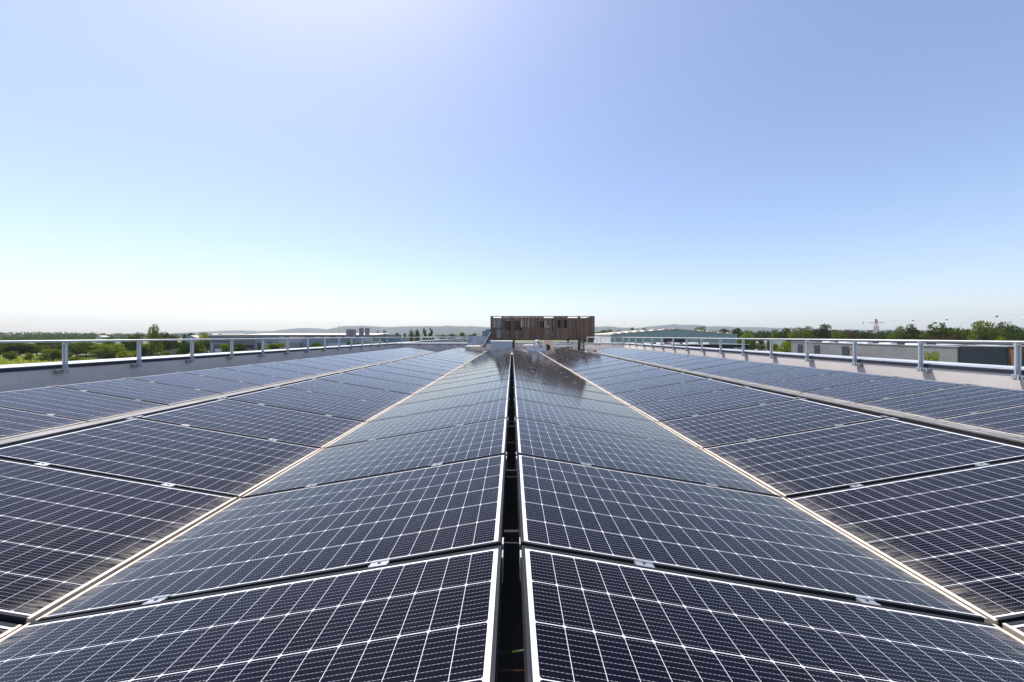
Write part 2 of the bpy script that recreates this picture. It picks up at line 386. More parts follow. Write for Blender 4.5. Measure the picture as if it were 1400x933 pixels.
def guardrail(posts, ends, inward, label, zr=RAILZ):
    """tubular top rail on flat posts bolted to the wall's inner face"""
    n = Vector((*inward, 0)); a = Vector((*ends[0], 0)); b = Vector((*ends[1], 0)); d_ = (b - a).normalized()
    o = empty('guardrail', (a.x, a.y, 0), label, 'guardrail')
    m = MB(); m.tube((0, 0, zr), b - a + Vector((0, 0, zr)), 0.0235, M['alu_rail'], 12); m.build('top_rail', o, smooth=True)
    pm = MB(); bmx = Matrix((( d_.x, n.x, 0, 0), (d_.y, n.y, 0, 0), (0, 0, 1, 0), (0, 0, 0, 1)))
    pm.box(-0.012, 0.012, -0.032, 0.032, 0.50, zr - 0.02, M['alu_rail'], bmx)
    pm.box(-0.028, -0.0125, -0.045, -0.020, 0.50, zr - 0.02, M['alu_rail'], bmx)
    pm.box(-0.03, 0.03, -0.02, 0.02, zr - 0.06, zr - 0.024, M['alu_rail'], bmx)
    pme = pm.mesh('post')
    bm_ = MB()
    bm_.box(-0.05, -0.0285, -0.05, 0.038, 0.475, 0.575, M['alu_rail'], bmx)
    bm_.box(0.013, 0.04, -0.05, 0.038, 0.475, 0.575, M['alu_rail'], bmx)
    bm_.box(-0.15, -0.051, -0.0745, 0.02, 0.478, 0.552, M['galv'], bmx); bm_.tube(bmx @ Vector((-.105, .0205, .515)), bmx @ Vector((-.105, .03, .515)), .015, M['steel_dark'], 6)
    bm_.tube(bmx @ Vector((0.041, 0.0, 0.525)), bmx @ Vector((0.052, 0.0, 0.525)), 0.014, M['steel_dark'], 6)
    bme = bm_.mesh('bracket')
    for p in posts:
        q = Vector((*p, 0)) - a
        po = link('post', pme, o, q); link('bracket', bme, po)
    return o

WO = 0.075    # post line to wall face
parapet((XL - WO, -3), (XL - WO, YB + 8.0), (1, 0), 'rendered parapet wall in shade along the left roof edge')
parapet((XR + WO, -3), (XR + WO, YB + WO), (-1, 0), 'sunlit rendered parapet wall along the right roof edge')
parapet((XL - WO + .001, YB + WO), (-3.6, YB + WO), (0, -1), 'parapet wall crossing the far left end of the roof')
parapet((5.9, YB + WO), (XR + WO - .001, YB + WO), (0, -1), 'short parapet wall crossing the far right end of the roof')
parapet((XL - WO, 37.2), (XL - WO, 72), (1, 0), 'distant parapet wall beyond the far left cross wall', 0.72)
parapet((XL - WO + .001, 72), (-3.2, 72), (0, -1), 'farthest parapet wall closing the roof behind left', 0.72)
lp = [(XL, -XL * (0.8066 + 0.1599 * i)) for i in range(-3, 14)]
rp = [(XR, XR * (0.713 + 0.169 * i)) for i in range(-3, 16)]
guardrail(lp, ((XL, -2.5), (XL, YB)), (1, 0), 'aluminium guardrail standing along the left parapet')
guardrail(rp, ((XR, -2.5), (XR, YB)), (-1, 0), 'aluminium guardrail standing along the right parapet')
guardrail([(x, YB) for x in (-8.9, -7.39, -5.88, -4.92, -4.17, -3.62)], ((XL, YB), (-3.6, YB)), (0, -1), 'guardrail across the far left end of the roof')
guardrail([(x, YB) for x in (6.05, 6.85, 7.15, 8.3)], ((6.0, YB), (XR, YB)), (0, -1), 'short guardrail across the far right end of the roof')
guardrail([(XL, 37.6 + 1.5 * i) for i in range(23)], ((XL, 37.3), (XL, 71.9)), (1, 0), 'distant guardrail with close posts behind the far left one', 1.16)
guardrail([(XL + .5 + 1.5 * i, 71.9) for i in range(4)], ((XL, 71.9), (-3.3, 71.9)), (0, -1), 'farthest guardrail across the back roof section', 1.16)

# ------------------------------------------------------------------ solar panels
PLAIN, FULL = {}, {}
def panel_proto(sgn):
    """sgn +1: falls toward +X. Origin: middle of the ridge edge, top face."""
    o = bpy.data.objects.new('solar_panel', None); COL.objects.link(o); o.empty_display_size = .1
    c, s_ = math.cos(TILT), math.sin(TILT)
    T = Matrix(((sgn * c, 0, sgn * s_, 0), (0, 1, 0, 0), (-s_, 0, c, 0), (0, 0, 0, 1)))    # (u, y, n) -> local
    h = W / 2; fw = 0.011; th = 0.035
    f = MB()
    f.box(0, fw, -h, h, -th, 0, M['frame'], T)
    f.box(L - fw, L, -h, h, -th, 0.0005, M['frame_dusty'], T)
    f.box(L - fw - .006, L - fw - .0002, -h + fw, h - fw, -.02, -.0012, M['frame_dusty'], T)
    f.box(fw, L - fw, -h, -h + fw, -th, 0, M['frame'], T)
    f.box(fw, L - fw, h - fw, h, -th, 0, M['frame'], T)
    f.build('frame', o)
    gl = MB()
    cs = [(fw, -h + fw), (L - fw, -h + fw), (L - fw, h - fw), (fw, h - fw)]
    if sgn < 0: cs = cs[::-1]
    gl.face([T @ Vector((u, y, -0.0025)) for u, y in cs], M['glass'], [(u, y + h) for u, y in cs])
    bs = [T @ Vector((u, y, -0.008)) for u, y in cs][::-1]
    gl.face(bs, M['backsheet'], [(0, 0)] * 4)
    gl.build('glass', o)
    g2 = PITCH - W; yc = h + g2 / 2
    cl = MB()
    cl.box(-.034, .034, -.018, -.009, 0.0005, .0045, M['alu'], None)
    cl.box(-.030, .038, .009, .018, 0.0005, .0045, M['alu'], None)
    cl.box(-.033, .035, -.0088, .0088, -.02, .002, M['alu'], None)
    cme = cl.mesh('clamp')
    bt = MB(); bt.tube((0, 0, .0022), (0, 0, .0065), .0058, M['steel_dark'], 6); bme = bt.mesh('bolt')
    for t in (0.26, 0.735):
        k = link('clamp', cme, o); k.matrix_local = Matrix.Translation(T @ Vector((t * L, yc, 0))) @ T.to_3x3().to_4x4() if sgn > 0 else Matrix.Translation(T @ Vector((t * L, yc, 0))) @ Matrix.Rotation(sgn * TILT, 4, 'Y')
        link('bolt', bme, k)
    br = MB()
    for y0 in (-.062, .018):
        br.box(-.042, -.0015, yc + y0, yc + y0 + .044, -.020, .003, M['alu'], Matrix.Scale(sgn, 4, (1, 0, 0)))
        br.box(-.012, -.0015, yc + y0, yc + y0 + .044, -.11, -.0205, M['alu'], Matrix.Scale(sgn, 4, (1, 0, 0)))
    FULL[sgn] = br.build('ridge_bracket', o).data
    b2 = MB()
    for y0 in (-.062, .018): b2.box(-.007, -.0015, yc + y0, yc + y0 + .044, -.10, -.012, M['alu_cap'], Matrix.Scale(sgn, 4, (1, 0, 0)))
    PLAIN[sgn] = b2.mesh('ridge_bracket')
    sp = MB(); S = Matrix.Scale(sgn, 4, (1, 0, 0))
    sp.box(.30, .34, yc - .02, yc + .02, -RZ + .035, -.105, M['frame'], S)
    sp.box(L * c - .09, L * c - .05, yc - .02, yc + .02, -RZ + .035, -L * s_ - .045, M['frame'], S)
    sp.box(.25, L * c + .01, yc - .03, yc + .03, -RZ + .006, -RZ + .034, M['frame'], S)
    sp.build('support', o)
    return o

YF = 1.315                                         # far edge of the nearest panel
ORD = ['nearest', 'second', 'third', 'fourth', 'fifth', 'sixth', 'seventh', 'eighth', 'ninth', 'tenth', 'eleventh', 'twelfth', 'thirteenth', 'fourteenth',
       'fifteenth', 'sixteenth', 'seventeenth', 'eighteenth', 'nineteenth', 'twentieth', 'twenty-first', 'twenty-second', 'farthest']
run = L * math.cos(TILT)
VX = 0.036 + run + 0.012
rows = [                                            # ridge x, ridge z, fall direction, first k, where
    (0.034, RZ, +1, 0, 'row just right of the central gap'),
    (-0.040, RZ, -1, 0, 'row just left of the central gap'),
    (VX + 0.012 + run, RZ, -1, 0, 'second row right of the central gap'),
    (-VX - 0.012 - run, RZ, +1, 0, 'second row left of the central gap'),
    (5.15 + run, 0.525, -1, 2, 'outermost right row beside the parapet'),
    (-5.15 - run, 0.50, +1, 2, 'outermost left row beside the parapet')]
protos = {}
for rx, rz, sg, k0, where in rows:
    for k in range(k0, 23):
        n = k - k0
        loc = (rx + random.Random(k * 7 + int(rx * 10)).uniform(-.002, .002), YF + PITCH * k - PITCH / 2, rz)
        if sg not in protos: protos[sg] = panel_proto(sg); o = protos[sg]
        else:
            o = copy_tree(protos[sg])
            for ch in o.children:
                if ch.name.startswith('ridge_bracket'): ch.data = FULL[sg]
        if abs(rx) < .1:                            # the two central rows only carry a plate on the ridge face
            for ch in o.children:
                if ch.name.startswith('ridge_bracket'): ch.data = PLAIN[sg]
        o.location = loc
        rr = random.Random(k * 31 + int(rx * 17))
        o.rotation_euler = (rr.uniform(-.0022, .0022), rr.uniform(-.0025, .0025), rr.uniform(-.0006, .0006))
        word = 'farthest' if k == 22 else ORD[n]
        lab = f'{word} solar panel in the {where}' if word in ('nearest', 'farthest') else f'{word} solar panel from the near end, {where}'
        tag(o, lab, 'solar panel', 'solar panels laid in rows on the roof')

M['tray'] = mottled('zinc_tray_sheet', (0.21, 0.205, 0.20), 0.25, 3, 0.6, 0.0)
# cable trays between the second and outermost rows
def tray(x0, x1, label, rungs, dz=0.0):
    o = empty('cable_tray', ((x0 + x1) / 2, 12, dz), label, 'cable tray'); w2 = (x1 - x0) / 2
    m = MB(); m.box(-w2, w2, -11.5, 11.6, .222, .235, M['tray'])
    m.box(-w2, -w2 + .012, -11.5, 11.6, .2352, .238, M['tray']); m.box(w2 - .012, w2, -11.5, 11.6, .2352, .238, M['tray']); m.build('tray_cover', o)
    s = MB(); s.box(-w2 + .001, -w2 + .006, -11.5, 11.6, .15, .2248, M['black']); s.box(w2 - .006, w2 - .001, -11.5, 11.6, .15, .2248, M['black'])  # black sides: the shadow along the tray is put into their colour
    for i in range(12): s.box(-w2 + .02, w2 - .02, -11.3 + 2 * i, -11.2 + 2 * i, .035, .2245, M['black'])
    s.build('tray_side', o)
    if rungs:
        r = MB()
        for i in range(77): r.box(-w2 + .03, w2 - .03, -11.4 + .3 * i, -11.37 + .3 * i, .2352, .239, M['tray'])
        r.box(-.02, .0, -11.4, 11.5, .2392, .2412, M['tray']); r.build('rib', o)
    return o
tray(4.90, 5.12, 'ribbed grey cable tray below the outermost right panel row', True)
tray(-5.12, -4.91, 'smooth grey cable tray below the outermost left panel row', False, -.028)

# cables in the central gap
def cable(pts, r, mat, name, label):
    m = MB()
    for p, q in zip(pts[:-1], pts[1:]): m.tube(p, q, r, mat, 6)
    return tag(m.build(name, smooth=True), label, 'cable')
cable([(-.4, 1.05, .30), (-.12, 1.03, .345), (.0, 1.02, .352), (.12, 1.045, .35), (.4, 1.1, .30)], .004, M['green_wire'], 'cable', 'green cable crossing the dark central gap')
cable([(-.4, .99, .29), (-.1, .985, .335), (.05, .98, .336), (.4, 1.0, .29)], .0035, M['red_wire'], 'cable', 'red cable crossing the dark central gap nearest the camera')
def tie(y, label, z=.455):
    m = MB(); m.box(-.16, .16, -.008, .008, -.004, .004, M['frame']); m.box(-.16, -.14, -.008, .008, -z + .035, -.0045, M['galv']); m.box(.14, .16, -.008, .008, -z + .035, -.0045, M['galv'])
    return tag(m.build('tie_bar', loc=(-.002, y, z)), label, 'tie bar', 'tie bars across the central gap')
for i, (y, wd) in enumerate([(1.46, 'nearest'), (2.12, 'second'), (3.15, 'third')]): tie(y, f'{wd} thin tie bar spanning the dark central gap')

# ------------------------------------------------------------------ plant screen at the back
def plant_screen():
    Y0, Y1 = 30.0, 33.6; xs = lambda px: (px - CX) / F * Y0; zs = lambda py: CAMZ - (py - HY) / F * Y0
    x0, x1, zt, zb, zm = xs(671), xs(812.7), zs(432.2), zs(463.6), zs(448.6)
    o = empty('plant_screen', ((x0 + x1) / 2, Y0, 0), 'raised brown timber slat screen around rooftop plant', 'screen'); cx = (x0 + x1) / 2
    rs = random.Random(5)
    fr = MB()
    for px in (672.3, 686.5, 699.5, 735, 758.7, 768.5, 791.8, 811.5):
        x = xs(px) - cx; wd = .10 if px in (672.3, 791.8, 811.5) else .045
        fr.box(x - wd, x + wd, .03, .12, zb, zt - .01, M['dark_metal'])
    for z, hh in ((zt, .05), (zt - .24, .03), (zm, .04), (zb, .07)):
        fr.box(x0 - cx, x1 - cx, .125, .20, z - hh, z, M['dark_metal'])
        for xx in (x0 - cx, x1 - cx - .075): fr.box(xx, xx + .075, .202, Y1 - Y0, z - hh, z, M['dark_metal'])
        fr.box(x0 - cx + .08, x1 - cx - .08, Y1 - Y0 - .075, Y1 - Y0, z - hh, z, M['dark_metal'])
    fr.build('frame', o)
    def slats(a, b, fixed, axis, seed, low):
        m = MB(); r2 = random.Random(seed); x = a
        while x < b - .05:
            wd = r2.choice((.04, .05, .06)); gp = r2.choice((.004, .006, .009, .014))
            px = CX + (x + cx) / Y0 * F
            top = zt - r2.uniform(.0, .03); bot = zb + r2.uniform(-.03, .02)
            hole = False
            if axis == 0 and low:
                if 674 < px < 686 : gp += .10
                if 674 < px < 686 or 743 < px < 756 or 776 < px < 790 or 793 < px < 806: top -= .20
                if px > 793: bot = zs(469) + r2.uniform(-.03, .02)
                if 748.3 < px < 750.8 or 753.6 < px < 756: hole = True
                if 782.5 < px < 785.6: hole = True
            dy = r2.uniform(-.006, .006)
            mt = r2.choice((M['wood'], M['wood'], M['wood_dark'], M['wood_pale']))
            dark = axis == 0 and low and (687 < px < 698 or 701 < px < 712.5 or 737 < px < 745 or 759.5 < px < 768 or 770 < px < 775) and r2.random() < .55
            def piece(z0, z1):
                if axis == 0: m.box(x, x + wd, fixed + dy, fixed + dy + .028, z0, z1, mt)
                else: m.box(fixed + dy, fixed + dy + .028, x, x + wd, z0, z1, mt)
            if dark: piece(bot, zs(452 if px < 735 else 449)); piece(zs(437.5), top)
            elif hole:
                if px > 780: piece(bot, zs(450)); piece(zs(437.5), top)
                else: piece(bot, zs(456.5 if px < 752 else 459)); piece(zs(445.5), top)
            else: piece(bot, top)
            x += wd + gp
        return m
    slats(x0 - cx, x1 - cx, 0.0, 0, 3, True).build('front_slats', o)
    slats(x0 - cx, x1 - cx, Y1 - Y0 + .002, 0, 9, False).build('rear_slats', o)
    slats(.2, Y1 - Y0 - .02, x0 - cx - .032, 1, 11, False).build('side_slats', o)
    slats(.2, Y1 - Y0 - .02, x1 - cx + .004, 1, 12, False).build('side_slats', o)
    lg = MB(); lg.box(-.09, .09, -.09, .09, .0, zb - .0, M['dark_metal']); lme = lg.mesh('leg')
    for px, yy in ((702, .2), (777, .2), (792, .13), (674, 3.3), (740, 3.3), (810, 3.3), (810.5, .4)):
        link('leg', lme, o, (xs(px) - cx, yy, 0.003))
    eq = MB()
    for px0, px1, pt, pb in ((687, 698.5, 438, 452), (701, 712.5, 438, 452), (737, 745, 438, 451), (713, 736, 447, 462), (757, 777, 437, 455)):
        eq.box(xs(px0) - cx, xs(px1) - cx, .9, 2.2, zs(pb), zs(pt), M['dark_metal'])
    eq.build('plant_casing', o)
    fl = MB(); fl.box(x0 - cx + .1, x1 - cx - .1, .25, Y1 - Y0 - .1, zb - .12, zb - .071, M['galv']); fl.build('floor_grating', o)
    pn = MB(); pn.box(xs(678) - cx, xs(685.5) - cx, .5, .52, zs(462), zs(451), M['pale_blue']); pn.box(xs(679) - cx, xs(685.5) - cx, .5, .52, zs(447), zs(436), M['pale_blue']); pn.build('inner_panel', o)
plant_screen()

def small(name, label, cat, loc, parts, group=None, rz=0):
    o = empty(name, loc, label, cat, group, rz)
    for pn, fn in parts:
        m = MB(); fn(m); m.build(pn, o)
    return o

def plinth():
    Y = 26.9; a = at(671, 0, Y).x; b = at(700.5, 0, Y).x; z1 = at(0, 466.3, Y).z
    small('duct_plinth', 'blue-grey sheet metal plinth with pale lid under the screen', 'plinth', ((a + b) / 2, Y, 0), [
        ('casing', lambda m: (m.box(a - (a + b) / 2, b - (a + b) / 2, 0, 1.6, .003, z1 - .05, M['blue_grey']), m.box(-.012, .012, -.012, -.001, .05, z1 - .08, M['galv']))),
        ('lid', lambda m: m.box(a - (a + b) / 2 - .04, b - (a + b) / 2 + .04, -.04, 1.64, z1 - .048, z1, M['white']))])
plinth()

def cond_unit():
    Y = 27.6; a = at(743.5, 0, Y).x; b = at(757, 0, Y).x; z1 = at(0, 465.8, Y).z; w2 = (b - a) / 2
    o = empty('condenser_unit', ((a + b) / 2, Y, 0), 'beige air conditioning condenser with round black fan', 'air conditioner')
    m = MB(); m.box(-w2, w2, 0, .38, .06, z1, M['beige']); m.box(-w2 + .04, -w2 + .12, -.0, .38, .003, .0595, M['galv']); m.box(w2 - .12, w2 - .04, 0, .38, .003, .0595, M['galv']); m.build('casing', o)
    f = MB(); f.tube((-.10, -.002, .36), (-.10, -.03, .36), .235, M['black'], 24)
    for r_ in (.08, .14, .2):
        for i in range(20):
            g0 = 2 * math.pi * i / 20; g1 = 2 * math.pi * (i + 1) / 20
            f.tube((-.10 + r_ * math.cos(g0), -.036, .36 + r_ * math.sin(g0)), (-.10 + r_ * math.cos(g1), -.036, .36 + r_ * math.sin(g1)), .006, M['dark_metal'], 4, caps=False)
    f.build('fan', o)
cond_unit()

def vent():
    Y = 27.2; p = at(734.5, 0, Y)
    o = empty('roof_vent', (p.x, Y, 0), 'pale blue roof vent pipe with white cap', 'vent')
    m = MB(); m.tube((0, 0, .003), (0, 0, .86), .12, M['pale_blue'], 14); m.build('pipe', o, smooth=True)
    m = MB(); m.tube((0, 0, .87), (0, 0, .96), .17, M['white'], 14, .12); m.build('cap', o)
vent()

def low_units():
    Y = 25.4
    for i, (p0, p1, lab) in enumerate([(722, 731.3, 'low pale grey cabinet, left one of two before condenser'), (731.8, 747, 'low pale grey cabinet, right one of two before condenser')]):
        a = at(p0, 0, Y).x; b = at(p1, 0, Y).x; z1 = at(0, 473.2, Y).z; w2 = (b - a) / 2
        small('low_cabinet', lab, 'cabinet', ((a + b) / 2, Y, 0), [
            ('body', lambda m: m.box(-w2, w2, 0, .4, .05, z1, M['pale_blue'])),
            ('lid', lambda m: m.box(-w2 - .012, w2 - .012 * 0 , -.015, .415, z1 + .001, z1 + .025, M['galv'])),
            ('foot', lambda m: (m.box(-w2 + .05, -w2 + .15, 0.02, .38, .003, .0495, M['black']), m.box(w2 - .15, w2 - .05, 0.02, .38, .003, .0495, M['black'])))], 'low cabinets behind the panels')
    p = at(739, 474.5, Y)
    small('isolator_switch', 'small red and blue isolator switch on the right cabinet', 'switch', (p.x, Y - .016, at(0, 473.2, Y).z + .026), [
        ('box', lambda m: m.box(-.06, .06, -.03, .07, 0, .07, M['white'])), ('knob', lambda m: m.box(-.05, .05, -.05, -.031, -.13, -.04, M['red'])), ('cover', lambda m: m.box(-.05, .05, -.048, -.031, -.036, .03, M['blue']))])
low_units()

def pipes():
    Y = 29.3
    def rack(m):
        for i, z in enumerate((.42, .55, .70)):
            a = at(757, 0, Y).x; b = at(790, 0, Y).x
            m.tube((a, .3 * i, z), (b, .3 * i, z + .04), .06, M['white'], 8)
    small('pipe_run', 'white insulated pipes running beneath the timber screen', 'pipes', (0, Y, 0), [('pipe', rack),
        ('stand', lambda m: [m.box(at(px, 0, Y).x - .04, at(px, 0, Y).x + .04, -.05, .65, .003, .35, M['galv']) for px in (760, 771, 783)])])
    Y2 = 29.0
    small('concrete_block', 'beige concrete ballast block beside the thick screen leg', 'block', (at(786.5, 0, Y2).x, Y2, 0), [
        ('block', lambda m: m.box(-.2, .2, 0, .4, .003, .76, M['concrete'])), ('cap', lambda m: m.box(-.24, .24, -.04, .44, .762, .80, M['galv']))])
    def clutter(m):
        rs = random.Random(8)
        for i in range(9):
            px = 705 + i * 3.1; a = at(px, 0, 28.6); w2 = rs.uniform(.06, .13); h = rs.uniform(.25, .62)
            m.box(a.x - w2, a.x + w2, rs.uniform(0, .4), rs.uniform(.5, .8), .003, h, M['galv'] if i % 3 else M['concrete'])
    small('valve_assembly', 'grey green pipe valves and boxes below the screen', 'valves', (0, 28.6, 0), [('casing', clutter),
        ('pipe', lambda m: (m.tube((at(704, 0, 28.6).x, .3, .66), (at(731, 0, 28.6).x, .3, .68), .07, M['galv'], 8), m.tube((at(716, 0, 28.6).x, .1, .5), (at(729, 0, 28.6).x, .1, .52), .06, M['white'], 8)))])
    p = at(701.8, 0, 27.0)
    small('standpipe', 'black vertical pipe beside the blue-grey plinth', 'pipe', (p.x + .06, 27.0, 0), [('pipe', lambda m: m.tube((0, 0, .003), (0, 0, 1.0), .045, M['black'], 10)), ('collar', lambda m: m.tube((0, 0, 1.002), (0, 0, 1.05), .06, M['black'], 10))])
pipes()

def left_back():
    Y = 32.0
    a, b, c = at(639.5, 0, Y).x, at(646.5, 0, Y).x, at(664.5, 0, Y).x
    small('equipment_screen', 'white corrugated metal screen left of the timber enclosure', 'screen', ((a + c) / 2, Y, 0), [
        ('plain_panel', lambda m: m.box(a - (a + c) / 2, b - (a + c) / 2 - .01, 0, .04, .62, 1.27, M['pale_blue'])),
        ('corrugated_panel', lambda m: m.box(b - (a + c) / 2, c - (a + c) / 2, 0, .04, .50, 1.24, M['white_rib'])),
        ('post', lambda m: [m.box(x, x + .06, .045, .1, .003, 1.22, M['galv']) for x in (a - (a + c) / 2, b - (a + c) / 2, c - (a + c) / 2 - .06)])])
    def stair(m):
        p0 = at(672, 454.5, 31.4); p1 = at(660.5, 474.5, 29.4)
        o_ = Vector((at(660.5, 0, 29.4).x, 29.4, 0))
        for s in (-.0, .7): m.bar(p0 - o_ + Vector((0, s, 0)), p1 - o_ + Vector((0, s, 0)), .05, .24, M['silo'])
    def steps(m):
        p0 = at(672, 454.5, 31.4); p1 = at(660.5, 474.5, 29.4); o_ = Vector((at(660.5, 0, 29.4).x, 29.4, 0))
        for i in range(8):
            q = p1 - o_ + (p0 - p1) * ((i + .5) / 8); m.box(q.x - .12, q.x + .12, q.y + .03, q.y + .67, q.z - .012, q.z + .012, M['galv'])
    small('access_stair', 'grey metal access stair rising toward the timber screen', 'stair', (at(660.5, 0, 29.4).x, 29.4, 0), [('stringer', stair), ('tread', steps)])
    Y = 27.5; a, b = at(637, 0, Y).x, at(655.3, 0, Y).x
    small('roof_hatch', 'low white roof hatch by the far left panels', 'hatch', ((a + b) / 2, Y, 0), [
        ('curb', lambda m: m.box(a - (a + b) / 2, b - (a + b) / 2, 0, 1.2, .003, .43, M['concrete'])), ('lid', lambda m: m.box(a - (a + b) / 2 - .04, b - (a + b) / 2 + .04, -.04, 1.24, .432, .475, M['white']))])
    d = MB(); d.box(-3.4, 8.6, 24.6, 28.9, .0005, .004, M['deck_light']); tag(d.build('sunlit_deck_sheet'), kind='structure')  # pale sheet over the dark deck, sunlight put into its colour
    Y = 58
    small('plant_room', 'blue-grey rooftop plant room with stepped top behind', 'plant room', (at(664, 0, Y).x, Y, 0), [
        ('wall', lambda m: m.box(-.55, 1.6, 0, 4, .003, at(0, 452.8, Y).z, M['blue_grey'])), ('upper_wall', lambda m: m.box(-.05, 1.6, .3, 3.8, at(0, 452.7, Y).z, at(0, 450, Y).z, M['blue_grey']))])
left_back()

# ------------------------------------------------------------------ foliage
def quads_mesh(name, ctr, size, rs, mat, flat=0.0):
    n = len(ctr); a = rs.normal(size=(n, 3)); a[:, 2] += flat * 2; a /= np.linalg.norm(a, axis=1)[:, None]
    r = rs.normal(size=(n, 3)); u = np.cross(a, r); u /= np.linalg.norm(u, axis=1)[:, None] + 1e-9; v = np.cross(a, u)
    s = (size * rs.uniform(.55, 1.25, n))[:, None]; k = rs.uniform(.6, 1, n)[:, None]
    V = np.stack([ctr - u * s, ctr - v * s * k, ctr + u * s * .9, ctr + v * s * k * .8], 1).reshape(-1, 3)
    me = bpy.data.meshes.new(name); me.vertices.add(4 * n); me.vertices.foreach_set('co', V.astype(np.float32).ravel())
    me.loops.add(4 * n); me.loops.foreach_set('vertex_index', np.arange(4 * n, dtype=np.int32))
    me.polygons.add(n); me.polygons.foreach_set('loop_start', np.arange(0, 4 * n, 4, dtype=np.int32)); me.polygons.foreach_set('loop_total', np.full(n, 4, dtype=np.int32))
    me.materials.append(mat); me.update(calc_edges=True); return me

def crown_points(rs, kind, n):
    blobs = []
    if kind == 'round':
        for i in range(16):
            a = rs.uniform(0, 2 * math.pi); r = .27 * math.sqrt(rs.uniform()); z = rs.uniform(.20, .82)
            k = 1 - abs(z - .5) * 0.9; blobs.append((r * k * math.cos(a), r * k * math.sin(a), z, rs.uniform(.14, .21)))
        blobs.append((0, 0, .5, .28))
    elif kind == 'bush':
        for i in range(16):
            a = rs.uniform(0, 2 * math.pi); r = .34 * math.sqrt(rs.uniform()); z = rs.uniform(.10, .80)
            k = 1 - max(0, z - .35) * 1.0; blobs.append((r * k * math.cos(a), r * k * math.sin(a), z, rs.uniform(.12, .2)))
        blobs.append((0, 0, .35, .3))
    elif kind == 'poplar':
        for i in range(18):
            z = .10 + .84 * i / 17; k = .26 * math.sin(math.pi * min(1, (.22 + .76 * (z - .05)))) + .06; a = rs.uniform(0, 2 * math.pi)
            blobs.append((.3 * k * math.cos(a), .3 * k * math.sin(a), z, k * rs.uniform(.8, 1.2)))
    elif kind == 'pine':
        for i in range(15):
            z = .22 + .7 * i / 14; k = .30 * (1.05 - z) + .05; a = rs.uniform(0, 2 * math.pi)
            blobs.append((k * 1.0 * math.cos(a), k * 1.0 * math.sin(a), z, k * .8 + .02))
    B = np.array(blobs); wt = B[:, 3] ** 2; ix = rs.choice(len(B), n, p=wt / wt.sum())
    d = rs.normal(size=(n, 3)); d /= np.linalg.norm(d, axis=1)[:, None]
    rad = B[ix, 3] * rs.uniform(.35, 1.08, n) ** .55
    P = B[ix, :3] + d * rad[:, None] * np.array([1, 1, .62 if kind in ('round', 'bush') else 1.1 if kind == 'poplar' else .5])
    # clumping: pull toward random twigs, leave gaps
    tw = P[rs.choice(n, n // 14)]; j = rs.randint(0, len(tw), n)
    dist = np.linalg.norm(P[:, None, :] - tw[None, rs.choice(len(tw), min(len(tw), 80), replace=False), :], axis=2) if n < 3000 else None
    if dist is not None:
        tsel = tw[:dist.shape[1]]
    P = P + rs.normal(size=P.shape) * .008
    lo, hi = P[:, 2].min(), P[:, 2].max(); P[:, 2] = np.where(P[:, 2] > 0, P[:, 2], P[:, 2] * .1 + .02)
    P[:, 2] *= 1.0 / hi
    mx = np.percentile(np.abs(P[:, :2]), 98.5); P[:, :2] *= .5 / mx
    return P, B

VAR = {}
def tree_meshes(kind, leaf, vi):
    key = (kind, leaf, vi)
    if key in VAR: return VAR[key]
    rs = np.random.RandomState(hash((kind, vi)) % 1000 if False else (sum(map(ord, kind)) * 13 + vi * 101) % 9973)
    n = 2900 if kind != 'poplar' else 2600
    P, B = crown_points(rs, kind, n)
    crown = quads_mesh('crown', P, np.full(n, .036 if kind != 'poplar' else .036), rs, M[leaf], .3)
    t = MB(); top = .62
    t.tube((0, 0, 0), (.01, 0, top * .5), .030, M['bark'], 8, .02); t.tube((.01, 0, top * .5), (0, .01, top), .02, M['bark'], 8, .008)
    for i in range(6):
        b = B[i % len(B)]; s = Vector((.006, 0, rs.uniform(.22, .5))); e = Vector((b[0] * .9, b[1] * .9, max(b[2], s.z + .05))); t.tube(s, e, .011, M['bark'], 5, .004)
    VAR[key] = (crown, t.mesh('trunk')); return VAR[key]

TREES = []
def tree(px, ytop, D, wpx, kind='round', leaf='leaf_mid', vi=None, label=None, hgt=None, group=None):
    zt = CAMZ - (ytop - HY) / F * D; H = hgt or (zt - GZ); wd = wpx * D / F
    vi = (len(TREES) * 7 + 3) % 4 if vi is None else vi
    cm, tm = tree_meshes(kind, leaf, vi)
    nm = {'round': 'broadleaf_tree', 'bush': 'bushy_tree', 'poplar': 'poplar_tree', 'pine': 'conifer_tree'}[kind]
    o = empty(nm, ((px - CX) / F * D, D, zt - H), rz=random.Random(len(TREES) * 3 + int(px)).uniform(0, 6.28))
    o.scale = (wd, wd, H)
    link('trunk', tm, o); link('crown', cm, o)
    TREES.append((o, px, ytop, D, wpx, kind, leaf, label, group)); return o

rs_ = random.Random(21)
